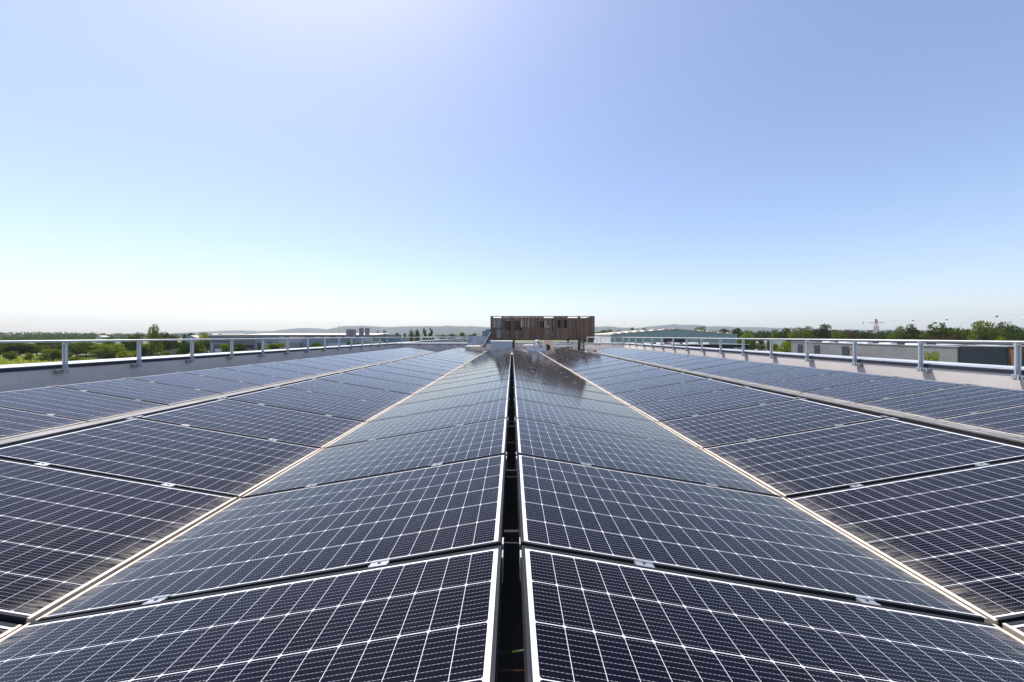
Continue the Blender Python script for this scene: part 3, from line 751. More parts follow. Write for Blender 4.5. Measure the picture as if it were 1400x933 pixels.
# left field: bushes and trees behind the parapet
LT = [  # px, ytop, D, width px, kind, leaf
 (-22, 470, 175, 34, 'bush', 'leaf_mid'), (4, 471.5, 180, 30, 'bush', 'leaf_mid'), (14, 480, 150, 16, 'round', 'leaf_mid'), (27, 469, 185, 26, 'round', 'leaf_dark'), (40, 482, 140, 9, 'round', 'leaf_mid'),
 (50, 470, 190, 26, 'round', 'leaf_mid'), (64, 471, 200, 18, 'bush', 'leaf_brown'), (73, 477, 150, 30, 'bush', 'leaf_mid'), (88, 469, 205, 22, 'round', 'leaf_dark'),
 (104, 470, 175, 26, 'round', 'leaf_mid'), (118, 470, 190, 20, 'round', 'leaf_dark'), (134, 472, 200, 16, 'bush', 'leaf_olive'), (142, 470, 160, 24, 'round', 'leaf_mid'), (157, 470, 170, 22, 'round', 'leaf_mid'),
 (102, 488, 130, 18, 'bush', 'leaf_lime'), (122, 489, 132, 22, 'bush', 'leaf_lime'), (170, 481, 150, 18, 'bush', 'leaf_lime'), (184, 480, 160, 16, 'bush', 'leaf_lime'),
 (186, 454.5, 185, 16, 'round', 'leaf_mid'), (211, 442.5, 175, 17, 'poplar', 'leaf_mid'), (225, 454, 185, 17, 'round', 'leaf_olive'), (236, 459, 210, 14, 'bush', 'leaf_olive'),
 (196, 474, 165, 14, 'bush', 'leaf_dark'), (228, 481, 160, 12, 'bush', 'leaf_lime'),
 (254, 467, 160, 18, 'round', 'leaf_mid'), (271, 467.5, 165, 16, 'round', 'leaf_mid'), (283.5, 465, 220, 7, 'round', 'leaf_olive'), (277, 454, 230, 13, 'round', 'leaf_lime'),
 (252, 456.3, 300, 6, 'pine', 'leaf_dark'), (261, 455, 310, 7, 'bush', 'leaf_dark'), (306, 456, 330, 10, 'bush', 'leaf_olive'),
 (310, 469.5, 170, 14, 'bush', 'leaf_mid'), (328, 469.5, 170, 16, 'bush', 'leaf_mid'), (376, 469, 175, 28, 'bush', 'leaf_mid'), (433, 468.5, 180, 21, 'bush', 'leaf_mid'), (478, 466.5, 190, 9, 'bush', 'leaf_mid'), (489, 468.5, 190, 11, 'bush', 'leaf_mid'),
 (516.7, 451.5, 330, 6.5, 'poplar', 'leaf_dark'), (525.5, 451, 330, 7.5, 'poplar', 'leaf_dark'), (536, 463, 240, 8, 'bush', 'leaf_mid'), (544.5, 455.3, 320, 9, 'round', 'leaf_dark'), (553.5, 456, 320, 6, 'round', 'leaf_dark'),
 (562, 450.5, 300, 9, 'poplar', 'leaf_dark'), (570.5, 449.8, 300, 8.5, 'poplar', 'leaf_dark'), (580.5, 449, 290, 9.5, 'pine', 'leaf_dark'), (589, 449.3, 290, 10, 'pine', 'leaf_dark'),
 (605, 457.6, 420, 10, 'bush', 'leaf_olive'), (633, 454.7, 300, 13, 'bush', 'leaf_mid'), (618, 456.3, 520, 10, 'round', 'leaf_dark'), (646, 456, 560, 12, 'round', 'leaf_dark'),
 (20, 464.5, 330, 24, 'bush', 'leaf_dark'), (-14, 464.5, 330, 26, 'bush', 'leaf_olive'), (150, 462, 330, 12, 'bush', 'leaf_olive'), (118, 463, 360, 14, 'bush', 'leaf_mid'), (56, 465, 340, 14, 'bush', 'leaf_brown'), (80, 464, 360, 16, 'bush', 'leaf_dark'), (172, 462, 300, 12, 'round', 'leaf_dark'),
] + [(px, yt, D, w, 'bush', lf) for px, yt, D, w, lf in [(-8, 468, 215, 28, 'leaf_dark'), (20, 471, 220, 24, 'leaf_mid'), (36, 473, 205, 20, 'leaf_olive'), (60, 468, 235, 24, 'leaf_dark'), (97, 473, 195, 24, 'leaf_dark'), (112, 468.5, 235, 24, 'leaf_mid'), (128, 469, 230, 22, 'leaf_dark'), (150, 468, 230, 24, 'leaf_mid'), (164, 475, 185, 18, 'leaf_dark'), (176, 467, 215, 22, 'leaf_dark'), (200, 470, 200, 20, 'leaf_mid'), (242, 467.5, 230, 20, 'leaf_dark'), (231, 466, 250, 16, 'leaf_mid'), (84, 481, 160, 22, 'leaf_mid'), (149, 483, 150, 16, 'leaf_olive')]]
for q in LT: tree(*q)
RT = [
 (822, 451.5, 420, 16, 'round', 'leaf_dark'), (833, 450.5, 400, 14, 'round', 'leaf_mid'), (846, 452, 420, 12, 'bush', 'leaf_dark'), (859, 451, 330, 7, 'round', 'leaf_dark'), (866, 447.3, 300, 9, 'round', 'leaf_mid'), (882, 449, 320, 9, 'round', 'leaf_dark'), (872, 450.5, 360, 7, 'bush', 'leaf_dark'),
 (957, 446, 260, 16, 'round', 'leaf_mid'), (990, 449.5, 300, 18, 'bush', 'leaf_dark'), (1004, 449, 290, 18, 'round', 'leaf_dark'), (1020, 452, 260, 17, 'round', 'leaf_mid'),
 (1013, 463, 230, 16, 'bush', 'leaf_mid'), (1030, 464.5, 230, 14, 'bush', 'leaf_mid'), (1042, 464, 240, 12, 'bush', 'leaf_dark'), (1052, 464.8, 240, 9, 'bush', 'leaf_mid'),
 (1044, 452.5, 280, 8, 'poplar', 'leaf_mid'), (1059, 450, 270, 11, 'poplar', 'leaf_mid'), (1070, 449, 270, 15, 'round', 'leaf_dark'), (1084, 452, 300, 12, 'round', 'leaf_mid'), (1098, 446.3, 260, 22, 'round', 'leaf_mid'), (1113, 449.5, 270, 12, 'round', 'leaf_olive'), (1126, 443.6, 250, 18, 'round', 'leaf_dark'), (1143, 453, 280, 14, 'bush', 'leaf_mid'), (1152, 455, 230, 14, 'bush', 'leaf_lime'),
 (1165, 452, 280, 14, 'round', 'leaf_brown'), (1180, 455, 260, 14, 'bush', 'leaf_olive'), (1190, 451.5, 290, 10, 'round', 'leaf_dark'), (1209, 453.5, 270, 17, 'round', 'leaf_dark'), (1219, 456, 260, 14, 'bush', 'leaf_mid'),
 (1230, 446.2, 240, 11.5, 'round', 'leaf_mid'), (1248.5, 443.4, 230, 22, 'round', 'leaf_olive'), (1240, 455.5, 230, 26, 'bush', 'leaf_dark'), (1262, 455, 220, 22, 'bush', 'leaf_dark'), (1272, 459, 190, 9, 'bush', 'leaf_olive'),
 (1292, 441, 200, 38, 'round', 'leaf_mid'), (1299, 457.5, 150, 34, 'bush', 'leaf_brown'), (1322, 450, 215, 22, 'bush', 'leaf_dark'), (1348, 439.3, 200, 30, 'round', 'leaf_mid'), (1371, 440.5, 205, 32, 'round', 'leaf_dark'), (1344, 455.5, 160, 17, 'bush', 'leaf_olive'), (1369, 460, 140, 17, 'bush', 'leaf_lime'), (1395, 445.5, 190, 24, 'round', 'leaf_dark'), (1385, 455, 175, 22, 'bush', 'leaf_dark'), (1418, 446, 195, 26, 'round', 'leaf_mid'), (1330, 457, 180, 18, 'bush', 'leaf_mid'),
 (1062, 470, 135, 12, 'bush', 'leaf_mid'), (1074, 466.8, 130, 20, 'bush', 'leaf_lime'),
]
for q in RT: tree(*q)
tree(1272, 480.5, 46, 17, 'round', 'leaf_lime', label='small yellow-green sapling before the pale grey warehouse wall', hgt=4.2)

# labels that place each tree between landmarks
lpx = [90, 190.6, 262.3, 316.3, 359.3, 393.7, 421, 444.4, 464, 481, 496, 508, 519, 530, 538.3]
rpx = [851.4, 860.4, 869.4, 879.7, 891.7, 904.8, 920.6, 938.9, 960, 985.8, 1017.2, 1055.8, 1105.4, 1169.5, 1258.7, 1390]
def where(px):
    if px < 90: return 'left of the nearest left guardrail post'
    if px < 190.6: return 'between first and second left guardrail posts'
    if px < 262.3: return 'between second and third left guardrail posts'
    if px < 345: return 'beyond the third left post by the dark warehouse'
    if px < 500: return 'before the long cream-roofed warehouse'
    if px < 560: return 'just right of the concrete silos'
    if px < 600: return 'behind the far left corner guardrail'
    if px < 671: return 'left of the timber screen'
    if px < 855: return 'just right of the timber screen'
    if px < 970: return 'above the teal warehouse roof'
    if px < 1056: return 'at the teal warehouse right end'
    if px < 1170: return 'left of the red and white pylon'
    if px < 1259: return 'around the red and white pylon'
    return 'behind the grey warehouse at far right'
LEAFW = {'leaf_mid': 'green', 'leaf_dark': 'dark green', 'leaf_lime': 'yellow-green', 'leaf_olive': 'olive green', 'leaf_brown': 'reddish brown'}
KINDW = {'round': 'tree', 'bush': 'bush', 'poplar': 'slim tree', 'pine': 'pointed tree'}
groups = {}
for T_ in TREES:
    o, px, yt, D, wp, kind, leaf, lab, grp = T_
    if lab: tag(o, lab, 'tree'); continue
    groups.setdefault((where(px), KINDW[kind], LEAFW[leaf]), []).append(T_)
for (wh, kw, lw), lst in groups.items():
    lst.sort(key=lambda q: q[1])
    for i, T_ in enumerate(lst):
        if len(lst) == 1: l = f'{lw} {kw} {wh}'
        else:
            pos = ('leftmost', 'rightmost')[i] if len(lst) == 2 else (['leftmost'] + ['second', 'third', 'fourth', 'fifth', 'sixth', 'seventh', 'eighth', 'ninth', 'tenth'][:len(lst) - 2] + ['rightmost'])[i]
            l = f'{pos} {lw} {kw} {wh}'
        tag(T_[0], l, 'bush' if kw == 'bush' else 'tree', 'trees beyond the left parapet' if T_[1] < 700 else 'trees beyond the right parapet')

def forest(name, segs, leaf, seed):
    rs = np.random.RandomState(seed); C = []; S = []
    for px0, px1, y0, y1, D0, D1, cnt in segs:
        for i in range(cnt):
            px = rs.uniform(px0, px1); D = rs.uniform(D0, D1); yt = rs.uniform(y0, y1); zt = CAMZ - (yt - HY) / F * D; H = max(4, zt - GZ)
            x = (px - CX) / F * D; wd = H * rs.uniform(.4, .8); k = 36
            d = rs.normal(size=(k, 3)); d /= np.linalg.norm(d, axis=1)[:, None]; r = rs.uniform(.3, 1, (k, 1)) ** .5
            C.append(np.array([x, D, GZ + H * .52]) + d * r * np.array([wd * .6, wd * .6, H * .48])); S.append(np.full(k, max(.8, H * .085)))
    C = np.concatenate(C); S = np.concatenate(S)
    tag(link(name, quads_mesh(name, C, S, rs, M[leaf], .3)), kind='stuff')
forest('far_woodland', [(-90, 130, 453.5, 457.5, 700, 1000, 330), (110, 300, 455, 458, 800, 1200, 260), (300, 700, 456.5, 458.5, 1200, 1700, 240), (-60, 190, 459, 463, 420, 560, 150), (595, 690, 456.5, 458, 900, 1200, 60), (810, 900, 453, 456, 800, 1100, 70)], 'leaf_dark', 2)
forest('far_wood', [(960, 1180, 450.5, 455, 600, 900, 300), (1100, 1480, 450, 455.5, 600, 900, 380), (1000, 1420, 454, 459, 330, 450, 260), (890, 1010, 451.5, 455, 700, 1000, 80)], 'leaf_dark', 6)
# weeds in the left field
def weeds():
    rs = np.random.RandomState(3); n = 9000
    D = rs.uniform(112, 175, n); px = rs.uniform(-70, 330, n); k = rs.uniform(size=n); P = np.stack([(px - CX) / F * D, D, GZ + .05 + .5 * k ** 3], 1)
    tag(link('meadow_weeds', quads_mesh('meadow_weeds', P, np.full(n, .42), rs, M['leaf_lime'], .8)), kind='stuff')
weeds()

# ------------------------------------------------------------------ buildings around
def gable_hall(name, label, cat, x0, x1, y0, y1, ze, zr, wall, side, roof, extra=None):
    o = empty(name, ((x0 + x1) / 2, y0, GZ), label, cat); w2 = (x1 - x0) / 2; d = y1 - y0; h = ze - GZ; r = zr - GZ
    m = MB()
    m.face([(-w2, 0, 0), (w2, 0, 0), (w2, 0, h), (0, 0, r), (-w2, 0, h)], wall); m.face([(w2, d, 0), (-w2, d, 0), (-w2, d, h), (0, d, r), (w2, d, h)], wall)
    m.face([(-w2, d, 0), (-w2, 0, 0), (-w2, 0, h), (-w2, d, h)], side); m.face([(w2, 0, 0), (w2, d, 0), (w2, d, h), (w2, 0, h)], side)
    m.build('wall', o)
    m = MB(); t = .15; e = .3
    for s in (-1, 1):
        dz = (r - h) / w2 * e
        m.hexa([(s * (w2 + e), -e, h - dz + .01), (s * (w2 + e), d + e, h - dz + .01), (0, d + e, r + .01), (0, -e, r + .01), (s * (w2 + e), -e, h - dz + t), (s * (w2 + e), d + e, h - dz + t), (0, d + e, r + t), (0, -e, r + t)], roof)
    m.build('roof', o)
    if extra: extra(o, w2, d, h, r)
    return o
def teal_extra(o, w2, d, h, r):
    m = MB(); m.box(-.9, .9, -1.0, 1.0, 0, .55, M['roof_cream']); me = m.mesh('skylight')
    for x in (-.92, -.80, -.68, -.55, -.42, -.28, -.12, .05, .45, .58, .75, .9):
        link('skylight', me, o, (x * w2, 1.6, h + (r - h) * (1 - abs(x)) + .1))
    q = MB(); q.box(-4.5, 5.5, -.25, -.01, h - 8.3, h - 1.4, M['window']); q.build('loading_door', o)
    q = MB(); q.box(-3.2, -1.4, -1.6, -.3, h - 8.3, h - 3.2, M['white']); q.build('porch', o)
    q = MB(); q.box(-w2, w2, -.06, -.01, h - .3, h - .1, M['white']) if False else None
gable_hall('warehouse', 'teal gabled warehouse with white side wall beyond right guardrail', 'warehouse', 43.9, 100.2, 160, 215, at(0, 457.6, 160).z, at(0, 450.2, 160).z, M['teal'], M['white_clad'], M['roof_cream'], teal_extra)

def flat_hall(name, label, cat, pts, ztop, wall, roof, details=None, zb=GZ):
    """flat-roofed building on a ground plan of corner points (counter-clockwise)"""
    o = empty(name, (pts[0][0], pts[0][1], zb), label, cat); P = [Vector((x - pts[0][0], y - pts[0][1], 0)) for x, y in pts]; h = ztop - zb
    m = MB(); n = len(P)
    for i in range(n):
        a, b = P[i], P[(i + 1) % n]; m.face([a, b, b + Vector((0, 0, h)), a + Vector((0, 0, h))], wall)
    m.build('wall', o)
    m = MB(); m.face([p + Vector((0, 0, h - .35)) for p in P], roof); m.build('roof', o)
    m = MB()
    for i in range(n):
        a, b = P[i], P[(i + 1) % n]; m.bar(a + Vector((0, 0, h + .05)), b + Vector((0, 0, h + .05)), .3, .1, M['alu_cap'])
    m.build('roof_edge', o)
    if details: details(o, P, h)
    return o

# low black building in front of the teal hall
def black_det(o, P, h):
    for i, (px, mt, wd) in enumerate(((999, 'blue', 1.3), (1011, 'blue_grey', 1.1), (1005.5, 'pale_blue', 1.0))):
        m = MB(); X = at(px, 0, 95).x - (at(800, 0, 95).x); m.box(X - wd / 2, X + wd / 2, -.12, -.01, h - 2.2, h - .75, M[mt]); m.build('shutter', o)
    rr = random.Random(4); m = MB(); m.box(-.8, .8, -.8, .8, 0, .7, M['white']); me = m.mesh('roof_unit')
    for px in (862, 882, 905, 922, 936, 947, 962, 975): link('roof_unit', me, o, (at(px, 0, 103).x - at(800, 0, 95).x, rr.uniform(6, 14), h - .34))
flat_hall('low_building', 'low black flat-roofed building before the teal warehouse', 'building', [(at(800, 0, 95).x, 95), (at(1024, 0, 95).x, 95), (at(1024, 0, 95).x, 118), (at(800, 0, 95).x, 118)], at(0, 471.5, 95).z, M['roof_dark'], M['deck_light'], black_det)

def pale_det(o, P, h):
    m = MB(); m.box(1, 3.0, -.06, -.01, 0, 2.6, M['navy']); m.build('door', o)
flat_hall('pale_building', 'small pale building behind the bright bush', 'building', [(at(1049, 0, 250).x, 250), (at(1075, 0, 250).x, 250), (at(1075, 0, 250).x, 262), (at(1049, 0, 250).x, 262)], at(0, 465.8, 250).z, M['white'], M['roof_cream'], pale_det)

GA, GB = Vector((95.5, 123)), Vector((81.9, 66.2))
def grey_det(o, P, h):
    d = (GB - GA); Lg = d.length; d = d.normalized(); nrm = Vector((d.y, -d.x))
    if nrm.x > 0: nrm = -nrm
    def onwall(px):                                 # where the sight line of that column meets the facade
        k = (px - CX) / F; t = (k * GA.y - GA.x) / (d.x - k * d.y); return t
    for a, b in ((1091, 1098), (1113.5, 1121), (1151.5, 1161)):
        m = MB(); t0, t1 = onwall(a), onwall(b); p0 = d * t0 + nrm * .05; p1 = d * t1 + nrm * .05
        m.bar((p0.x, p0.y, h / 2 - .3), (p1.x, p1.y, h / 2 - .3), .08, h - .9, M['navy']); m.build('door', o)
    m = MB(); m.box(-1.6, 1.6, -.9, .9, 0, .38, M['white']); me = m.mesh('skylight')
    for i in range(9):
        t = Lg * (i + .5) / 9; p = d * t - nrm * (3.5 + (i * 37 % 5) * 1.2); link('skylight', me, o, (p.x, p.y, h - .34))
    m = MB()
    for i in range(7):
        a0, a1 = Lg * (i + .12) / 7, Lg * (i + .62) / 7; q0 = d * a0 - nrm * 9; q1 = d * a1 - nrm * 9; m.bar((q0.x, q0.y, h + .02), (q1.x, q1.y, h + .02), 1.2, .5, M['white'])
    m.build('roof_light', o)
    m = MB(); p0 = -nrm * 14; p1 = d * Lg - nrm * 14; m.bar((p0.x, p0.y, h + .05), (p1.x, p1.y, h + .05), .5, .8, M['roof_dark']); m.build('upstand', o)
GN = Vector(((GB - GA).y, -(GB - GA).x)).normalized(); GN = GN if GN.x > 0 else -GN
flat_hall('grey_warehouse', 'long pale grey ribbed warehouse with three dark doors at right', 'warehouse', [tuple(GA), tuple(GB), tuple(GB + GN * 45), tuple(GA + GN * 45)], -0.78, M['grey_clad'], M['roof_grey'], grey_det)

def dk_det(o, P, h):
    m = MB(); m.box(-.5, .5, -.5, .5, 0, .75, M['white']); m.box(-.62, .62, -.62, .62, .752, .86, M['white']); me = m.mesh('roof_vent')
    for x, y in ((8.0, 2.0), (9.2, 2.3)): link('roof_vent', me, o, (x, y, h - .34)).scale = (.6, .6, .6)
flat_hall('annex', 'anthracite annex joined to the pale grey warehouse', 'building', [(82.1, 65.9), (at(1391, 0, 62).x, 62), (at(1391, 0, 62).x + 8, 74), (90, 78)], -0.72, M['dark_clad'], M['roof_grey'], dk_det)
flat_hall('timber_annex', 'brown timber-clad building at the far right edge', 'building', [(at(1394, 0, 61).x, 61), (at(1500, 0, 58).x, 58), (at(1500, 0, 58).x, 70), (at(1394, 0, 61).x + 2, 73)], -0.60, M['brown_clad'], M['roof_grey'],
          lambda o, P, h: MB.build((lambda m: (m.box(.15, 1.6, -.4, .06, h - 3.4, h - 1.3, M['black']), m)[1])(MB()), 'window', o))

# left side warehouses
def left_main():
    D = 215; x0, x1 = at(286.5, 0, D).x, at(348, 0, D).x; zt = at(0, 460.6, D).z
    def det(o, P, h):
        Z = lambda y: at(0, y, D).z - GZ
        X = lambda p: at(p, 0, D).x - x0
        for a, b, t, u, mt, nm in ((288.5, 291.5, 468.5, 482, 'pale_blue', 'panel'), (294, 303.5, 477, 483.5, 'white', 'panel'), (303.5, 330, 471.5, 475, 'window', 'window'), (331, 347, 472, 476, 'window', 'window'), (294, 312, 468.8, 471.3, 'blue_clad', 'canopy')):
            m = MB(); m.box(X(a), X(b), -.12 if nm != 'canopy' else -2.2, -.01, Z(u), Z(t), M[mt]); m.build(nm, o)
    flat_hall('dark_warehouse', 'dark slate warehouse with white lower panels beyond left guardrail', 'warehouse', [(x0, D), (x1, D), (x1, D + 40), (x0, D + 40)], zt, M['slate_clad'], M['roof_grey'], det)
    D2 = 262; x0b, x1b = at(328, 0, D2).x, at(514, 0, D2).x
    o = empty('long_warehouse', (x0b, D2, GZ), 'long slate warehouse with pale cream roof on the left horizon', 'warehouse')
    Z = lambda y: at(0, y, D2).z - GZ
    Lx = x1b - x0b
    m = MB(); m.box(0, Lx, 0, 60, 0, Z(458.3), M['slate_clad']); m.build('wall', o)
    m = MB(); m.hexa([(-.3, -.4, Z(458.3) + .01), (Lx + .3, -.4, Z(458.3) + .01), (Lx + .3, 30, Z(455.4) - .1), (-.3, 30, Z(455.4) - .1), (-.3, -.4, Z(458.1)), (Lx + .3, -.4, Z(458.1)), (Lx + .3, 30, Z(455.4)), (-.3, 30, Z(455.4))], M['roof_cream']); m.build('roof', o)
    D3 = 200; x0c, x1c = at(349, 0, D3).x, at(500, 0, D3).x
    def det3(o, P, h):
        Zc = lambda y: at(0, y, D3).z - GZ; X = lambda p: at(p, 0, D3).x - x0c; rr = random.Random(6)
        m = MB(); m.box(-1.1, 1.1, -.6, .6, 0, .9, M['roof_cream']); me = m.mesh('roof_light')
        for p in (364, 378, 392, 398, 410, 418, 424, 432, 437, 449, 456, 460, 468, 488): link('roof_light', me, o, (X(p), rr.uniform(2, 16), h - .3))
        for a, b, t, u, mt in ((448, 463, 469.5, 474.5, 'pale_blue'), (465.5, 474, 469, 474, 'pale_blue'), (366, 372, 468, 472, 'window'), (394, 412, 469.5, 476, 'window'), (352, 358, 469, 480, 'window')):
            m = MB(); m.box(X(a), X(b), -.12, -.01, Zc(u), Zc(t), M[mt]); m.build('loading_door' if mt == 'pale_blue' else 'window', o)
    flat_hall('flat_warehouse', 'blue-grey flat-roofed warehouse before the long cream roof', 'warehouse', [(x0c, D3), (x1c, D3), (x1c, D3 + 45), (x0c, D3 + 45)], at(0, 462.3, D3).z, M['blue_clad'], M['roof_grey'], det3)
    def shed_pts(p0, p1, D, dp): return [(at(p0, 0, D).x, D), (at(p1, 0, D).x, D), (at(p1, 0, D).x, D + dp), (at(p0, 0, D).x, D + dp)]
    def shed_det(o, P, h):
        m = MB(); m.box(1, P[1].x * .6, -.06, -.01, 0, h * .6, M['navy']); m.build('door', o)
    flat_hall('shed', 'low cream-roofed shed between the left warehouses', 'shed', shed_pts(362, 396, 190, 12), at(0, 470.4, 190).z, M['concrete'], M['roof_cream'], shed_det)
    flat_hall('shed', 'low brownish shed below the concrete silos', 'shed', shed_pts(486, 512, 195, 14), at(0, 467.3, 195).z, M['concrete'], M['roof_cream'], shed_det)
    flat_hall('shed', 'blue-grey shed right of the silos beyond the guardrail', 'shed', shed_pts(508, 548, 225, 20), at(0, 462.6, 225).z, M['blue_clad'], M['roof_cream'], shed_det)
    gable_hall('house', 'dark gabled house with a pale sunlit roof at left', 'house', at(249.5, 0, 300).x, at(272, 0, 300).x, 300, 312, at(0, 463.2, 300).z, at(0, 459.0, 300).z, M['blue_grey'], M['slate_clad'], M['roof_cream'],
               lambda o, w2, d, h, r: MB.build((lambda m: (m.box(-.9, .9, -.06, -.01, h - 1.2, h + .3, M['white']), m)[1])(MB()), 'window', o))
    for a, b, lab in ((283, 293, 'pale arched shed roof left of its twin behind dark warehouse'), (298, 304, 'smaller pale arched shed roof behind the dark warehouse')):
        D4 = 300; xa, xb = at(a, 0, D4).x, at(b, 0, D4).x
        o = empty('arched_shed', ((xa + xb) / 2, D4, GZ), lab, 'shed', 'arched sheds'); w2 = (xb - xa) / 2; zt = at(0, 456.4, D4).z - GZ
        m = MB(); m.box(-w2, w2, 0, 25, 0, zt - 1.6, M['slate_clad']); m.build('wall', o)
        m = MB(); N = 10
        for i in range(N):
            g0, g1 = math.pi * i / N, math.pi * (i + 1) / N
            m.face([(-w2 * math.cos(g0), -.3, zt - 1.6 + 1.6 * math.sin(g0)), (-w2 * math.cos(g1), -.3, zt - 1.6 + 1.6 * math.sin(g1)), (-w2 * math.cos(g1), 25.3, zt - 1.6 + 1.6 * math.sin(g1)), (-w2 * math.cos(g0), 25.3, zt - 1.6 + 1.6 * math.sin(g0))], M['roof_cream'])
        m.face([(-w2 * math.cos(math.pi * i / N), -.31, zt - 1.6 + 1.6 * math.sin(math.pi * i / N)) for i in range(N + 1)], M['white']); m.build('roof', o)
left_main()

# silos / towers
def tower(p0, p1, yt, D, label, cyl):
    a, b = at(p0, 0, D).x, at(p1, 0, D).x; w2 = (b - a) / 2; h = at(0, yt, D).z - GZ
    o = empty('silo_tower', ((a + b) / 2, D, GZ), label, 'tower', 'grey concrete towers')
    m = MB()
    if cyl: m.tube((0, 0, 0), (0, 0, h), w2, M['silo'], 20)
    else:
        m.box(-w2, w2, 0, 2 * w2, 0, h, M['silo'])
        for k in (.35, .6, .85): m.box(-w2 * .08 + w2 * (k * 2 - 1), w2 * .08 + w2 * (k * 2 - 1), -.12, -.005, h * .3, h - .4, M['slate_clad'])
    m.build('shaft', o)
    m = MB()
    if cyl: m.tube((0, 0, h + .002), (0, 0, h + .4), w2 * 1.1, M['roof_cream'], 20)
    else: m.box(-w2 - .1, w2 + .1, -.1, 2 * w2 + .1, h + .002, h + .35, M['silo'])
    m.build('top_slab', o)
tower(473, 482.8, 451.2, 240, 'widest square grey tower, left of the two slim silos', False)
tower(491, 497, 449.2, 250, 'slim grey silo, left one of the pair', True)
tower(499.2, 505, 449.2, 250, 'slim grey silo, right one of the pair', True)
D = 240; p = at(463.5, 442, D)
small('antenna_mast', 'thin grey antenna mast left of the towers', 'mast', (p.x, D, GZ), [('pole', lambda m: m.tube((0, 0, 0), (0, 0, p.z - GZ), .09, M['steel_dark'], 6)), ('base', lambda m: m.box(-.5, .5, -.5, .5, 0, .4, M['concrete']))])

# fences in the left field
def lfence(px0, px1, yt, D, h, mat, label, name='fence'):
    o = empty(name, (at(px0, 0, D).x, D, GZ), label, 'fence'); Lx = at(px1, 0, D).x - at(px0, 0, D).x
    m = MB(); m.box(0, Lx, 0, .06, .05, h, mat); m.build('panel', o)
    m = MB(); m.box(-.07, .07, -.075, -.005, 0, h + .1, M['galv'] if mat is M['netting'] else M['concrete']); me = m.mesh('post')
    n = max(2, int(Lx / 3));
    for i in range(n + 1): link('post', me, o, (Lx * i / n, 0, 0))
lfence(219.5, 246, 475.5, 190, 3.4, M['concrete'], 'pale grey concrete panel wall behind the tall poplar')
lfence(104, 152, 487, 158, 1.8, M['netting'], 'dark green netting fence in the left field, nearer stretch')
lfence(192, 256, 486, 162, 1.8, M['netting'], 'dark green netting fence right of the second left post')

# parked car and far pale houses
def car(px, D, mat, label):
    o = empty('parked_car', (at(px, 0, D).x, D, GZ), label, 'car')
    m = MB(); m.hexa([(-2.1, 0, .3), (2.1, 0, .3), (2.1, 1.7, .3), (-2.1, 1.7, .3), (-2.1, 0, .85), (2.1, 0, .8), (2.1, 1.7, .8), (-2.1, 1.7, .85)], mat)
    m.hexa([(-1.6, .1, .852), (1.1, .1, .852), (1.1, 1.6, .852), (-1.6, 1.6, .852), (-1.1, .25, 1.42), (.5, .25, 1.42), (.5, 1.45, 1.42), (-1.1, 1.45, 1.42)], mat); m.build('body', o)
    m = MB(); m.hexa([(-1.35, .06, .9), (.95, .06, .9), (.95, .12, .9), (-1.35, .12, .9), (-1.02, .16, 1.34), (.45, .16, 1.34), (.45, .25, 1.34), (-1.02, .25, 1.34)], M['window']); m.build('window', o)
    wm = MB(); wm.tube((0, -.06, 0), (0, .14, 0), .32, M['black'], 14); me = wm.mesh('wheel')
    for x in (-1.3, 1.3):
        for y in (.02, 1.6): link('wheel', me, o, (x, y, .32))
car(283, 195, M['blue'], 'dark blue parked car left of the dark warehouse')
def farhouse(px, yt, D, wpx, label):
    w_ = wpx * D / F; x = at(px, 0, D).x
    gable_hall('house', label, 'house', x - w_ / 2, x + w_ / 2, D, D + 9, at(0, yt + 1.4, D).z, at(0, yt, D).z, M['white'], M['white'], M['roof_cream'])
farhouse(135, 459.2, 520, 9, 'pale distant house at the wood edge, left of poplar')
farhouse(168, 464.0, 300, 18, 'long low pale house behind bushes left of the poplar')
farhouse(656, 455.8, 480, 9, 'white distant building left of the timber screen')
def roadstrip():
    m = MB(); m.box(at(262, 0, 190).x, at(292, 0, 190).x, 178, 214, GZ + .004, GZ + .02, M['concrete']); tag(m.build('yard'), kind='structure')
roadstrip()

# ------------------------------------------------------------------ pylon, wires and marker balls
def pylon(px, ytop, D, label, arm_px, nm='pylon'):
    o = empty(nm, (at(px, 0, D).x, D, GZ), label, 'pylon'); H = at(0, ytop, D).z - GZ; m = MB(); mats = (M['red'], M['white']); hw = lambda z: 1.15 * (1 - z / H) ** .9 * 2.2 + .4
    nseg = 14
    for i in range(nseg):
        z0, z1 = H * i / nseg, H * (i + 1) / nseg; a, b = hw(z0), hw(z1); mt = mats[(i // 2) % 2]
        for sx, sy in ((1, 1), (1, -1), (-1, 1), (-1, -1)): m.bar((sx * a, sy * a, z0), (sx * b, sy * b, z1), .42, .42, mt)
        for sy in (-1, 1):
            m.bar((-a, sy * a, z0), (b, sy * b, z1), .26, .26, mt); m.bar((a, sy * a, z0), (-b, sy * b, z1), .26, .26, mt)
            m.bar((-a, sy * a, z0), (a, sy * a, z0), .26, .26, mt)
    m.build('lattice_tower', o)
    za = H * .86; al = arm_px * D / F; m = MB()
    for s in (-1, 1):
        m.bar((0, 0, za + .8), (s * al, 0, za - .1), .26, .26, M['red']); m.bar((0, 0, za - .6), (s * al, 0, za - .15), .28, .28, M['red']); m.bar((s * al * .5, 0, za + .3), (s * al * .5, 0, za - .4), .18, .18, M['white'])
    m.build('cross_arm', o); return Vector((at(px, 0, D).x, D, GZ + za)), al
PP, AL = pylon(1198, 436.5, 430, 'red and white lattice pylon behind the right trees', 10.5)
pylon(1081, 447.5, 900, 'tiny faint distant pylon above the right trees', 5)
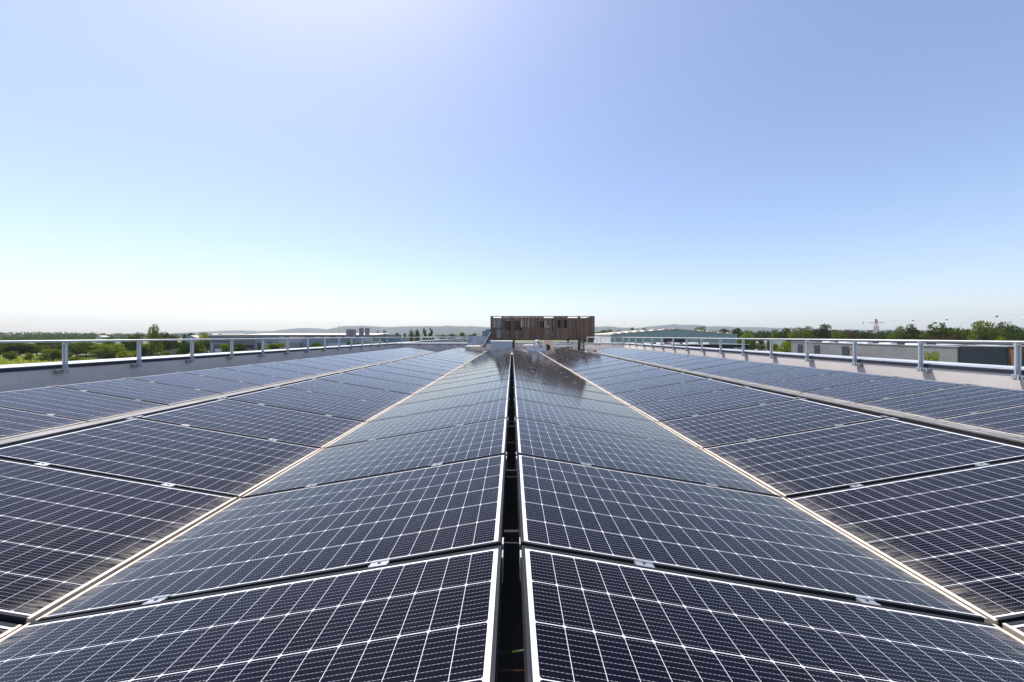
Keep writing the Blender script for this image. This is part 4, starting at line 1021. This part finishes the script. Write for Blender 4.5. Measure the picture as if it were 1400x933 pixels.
def wire(a, b, sag, r, label):
    pts = []
    for i in range(25):
        t = i / 24; q = a.lerp(b, t); q.z -= sag * 4 * t * (1 - t); pts.append(q)
    m = MB()
    for p_, q_ in zip(pts[:-1], pts[1:]): m.tube(p_, q_, r, M['galv'], 4, caps=False)
    tag(m.build('power_line', smooth=True), label, 'wire', 'overhead power lines'); return pts
W1 = (PP + Vector((-AL, 0, 0)), Vector((255, 190, 26.0)))
wire(PP + Vector((AL, 0, 3)), at(1420, 428.5, 190), 1.5, .055, 'upper overhead line carrying marker balls right of the pylon')
wire(at(1180, 454, 420), at(1440, 456.2, 190), .6, .06, 'lower pale overhead line crossing before the right trees')
ball_me = None
def ball(px, py, D, mat, dpx, label):
    r = dpx * D / F / 2; m = MB(); N, K = 12, 8
    for i in range(K):
        t0, t1 = math.pi * i / K, math.pi * (i + 1) / K
        for j in range(N):
            p0, p1 = 2 * math.pi * j / N, 2 * math.pi * (j + 1) / N
            S = lambda t, p_: (r * math.sin(t) * math.cos(p_), r * math.sin(t) * math.sin(p_), r * math.cos(t))
            m.face([S(t0, p0), S(t1, p0), S(t1, p1), S(t0, p1)], mat)
    o = m.build('marker_ball', loc=at(px, py, D), smooth=True); tag(o, label, 'marker ball', 'marker balls on the overhead line')
ball(1180.3, 441.7, 400, M['red'], 1.7, 'small red marker ball left of the pylon top')
ball(1221.3, 439.0, 360, M['white'], 1.6, 'pale marker ball just right of the pylon')
ball(1248.5, 438.4, 320, M['red'], 1.9, 'dark red marker ball above the round olive tree')
ball(1294.4, 437.2, 270, M['steel_dark'], 1.9, 'dark marker ball above the large round tree')
ball(1362.7, 432.8, 220, M['red'], 2.5, 'largest red marker ball high at the right')
ball(1399.5, 436, 200, M['white'], 2.2, 'pale marker ball at the right picture edge')
# red sign by the grey warehouse door
q = at(1161.5, 478.6, 66)
small('red_sign', 'small red arrow sign on a pole before the grey warehouse', 'sign', (q.x, 66, GZ), [('pole', lambda m: m.tube((0, 0, 0), (0, 0, q.z - GZ), .03, M['red'], 6)),
    ('plate', lambda m: (m.box(-.28, .28, -.03, .03, q.z - GZ, q.z - GZ + .14, M['red']), m.box(.28, .45, -.028, .028, q.z - GZ + .03, q.z - GZ + .2, M['red'])))])
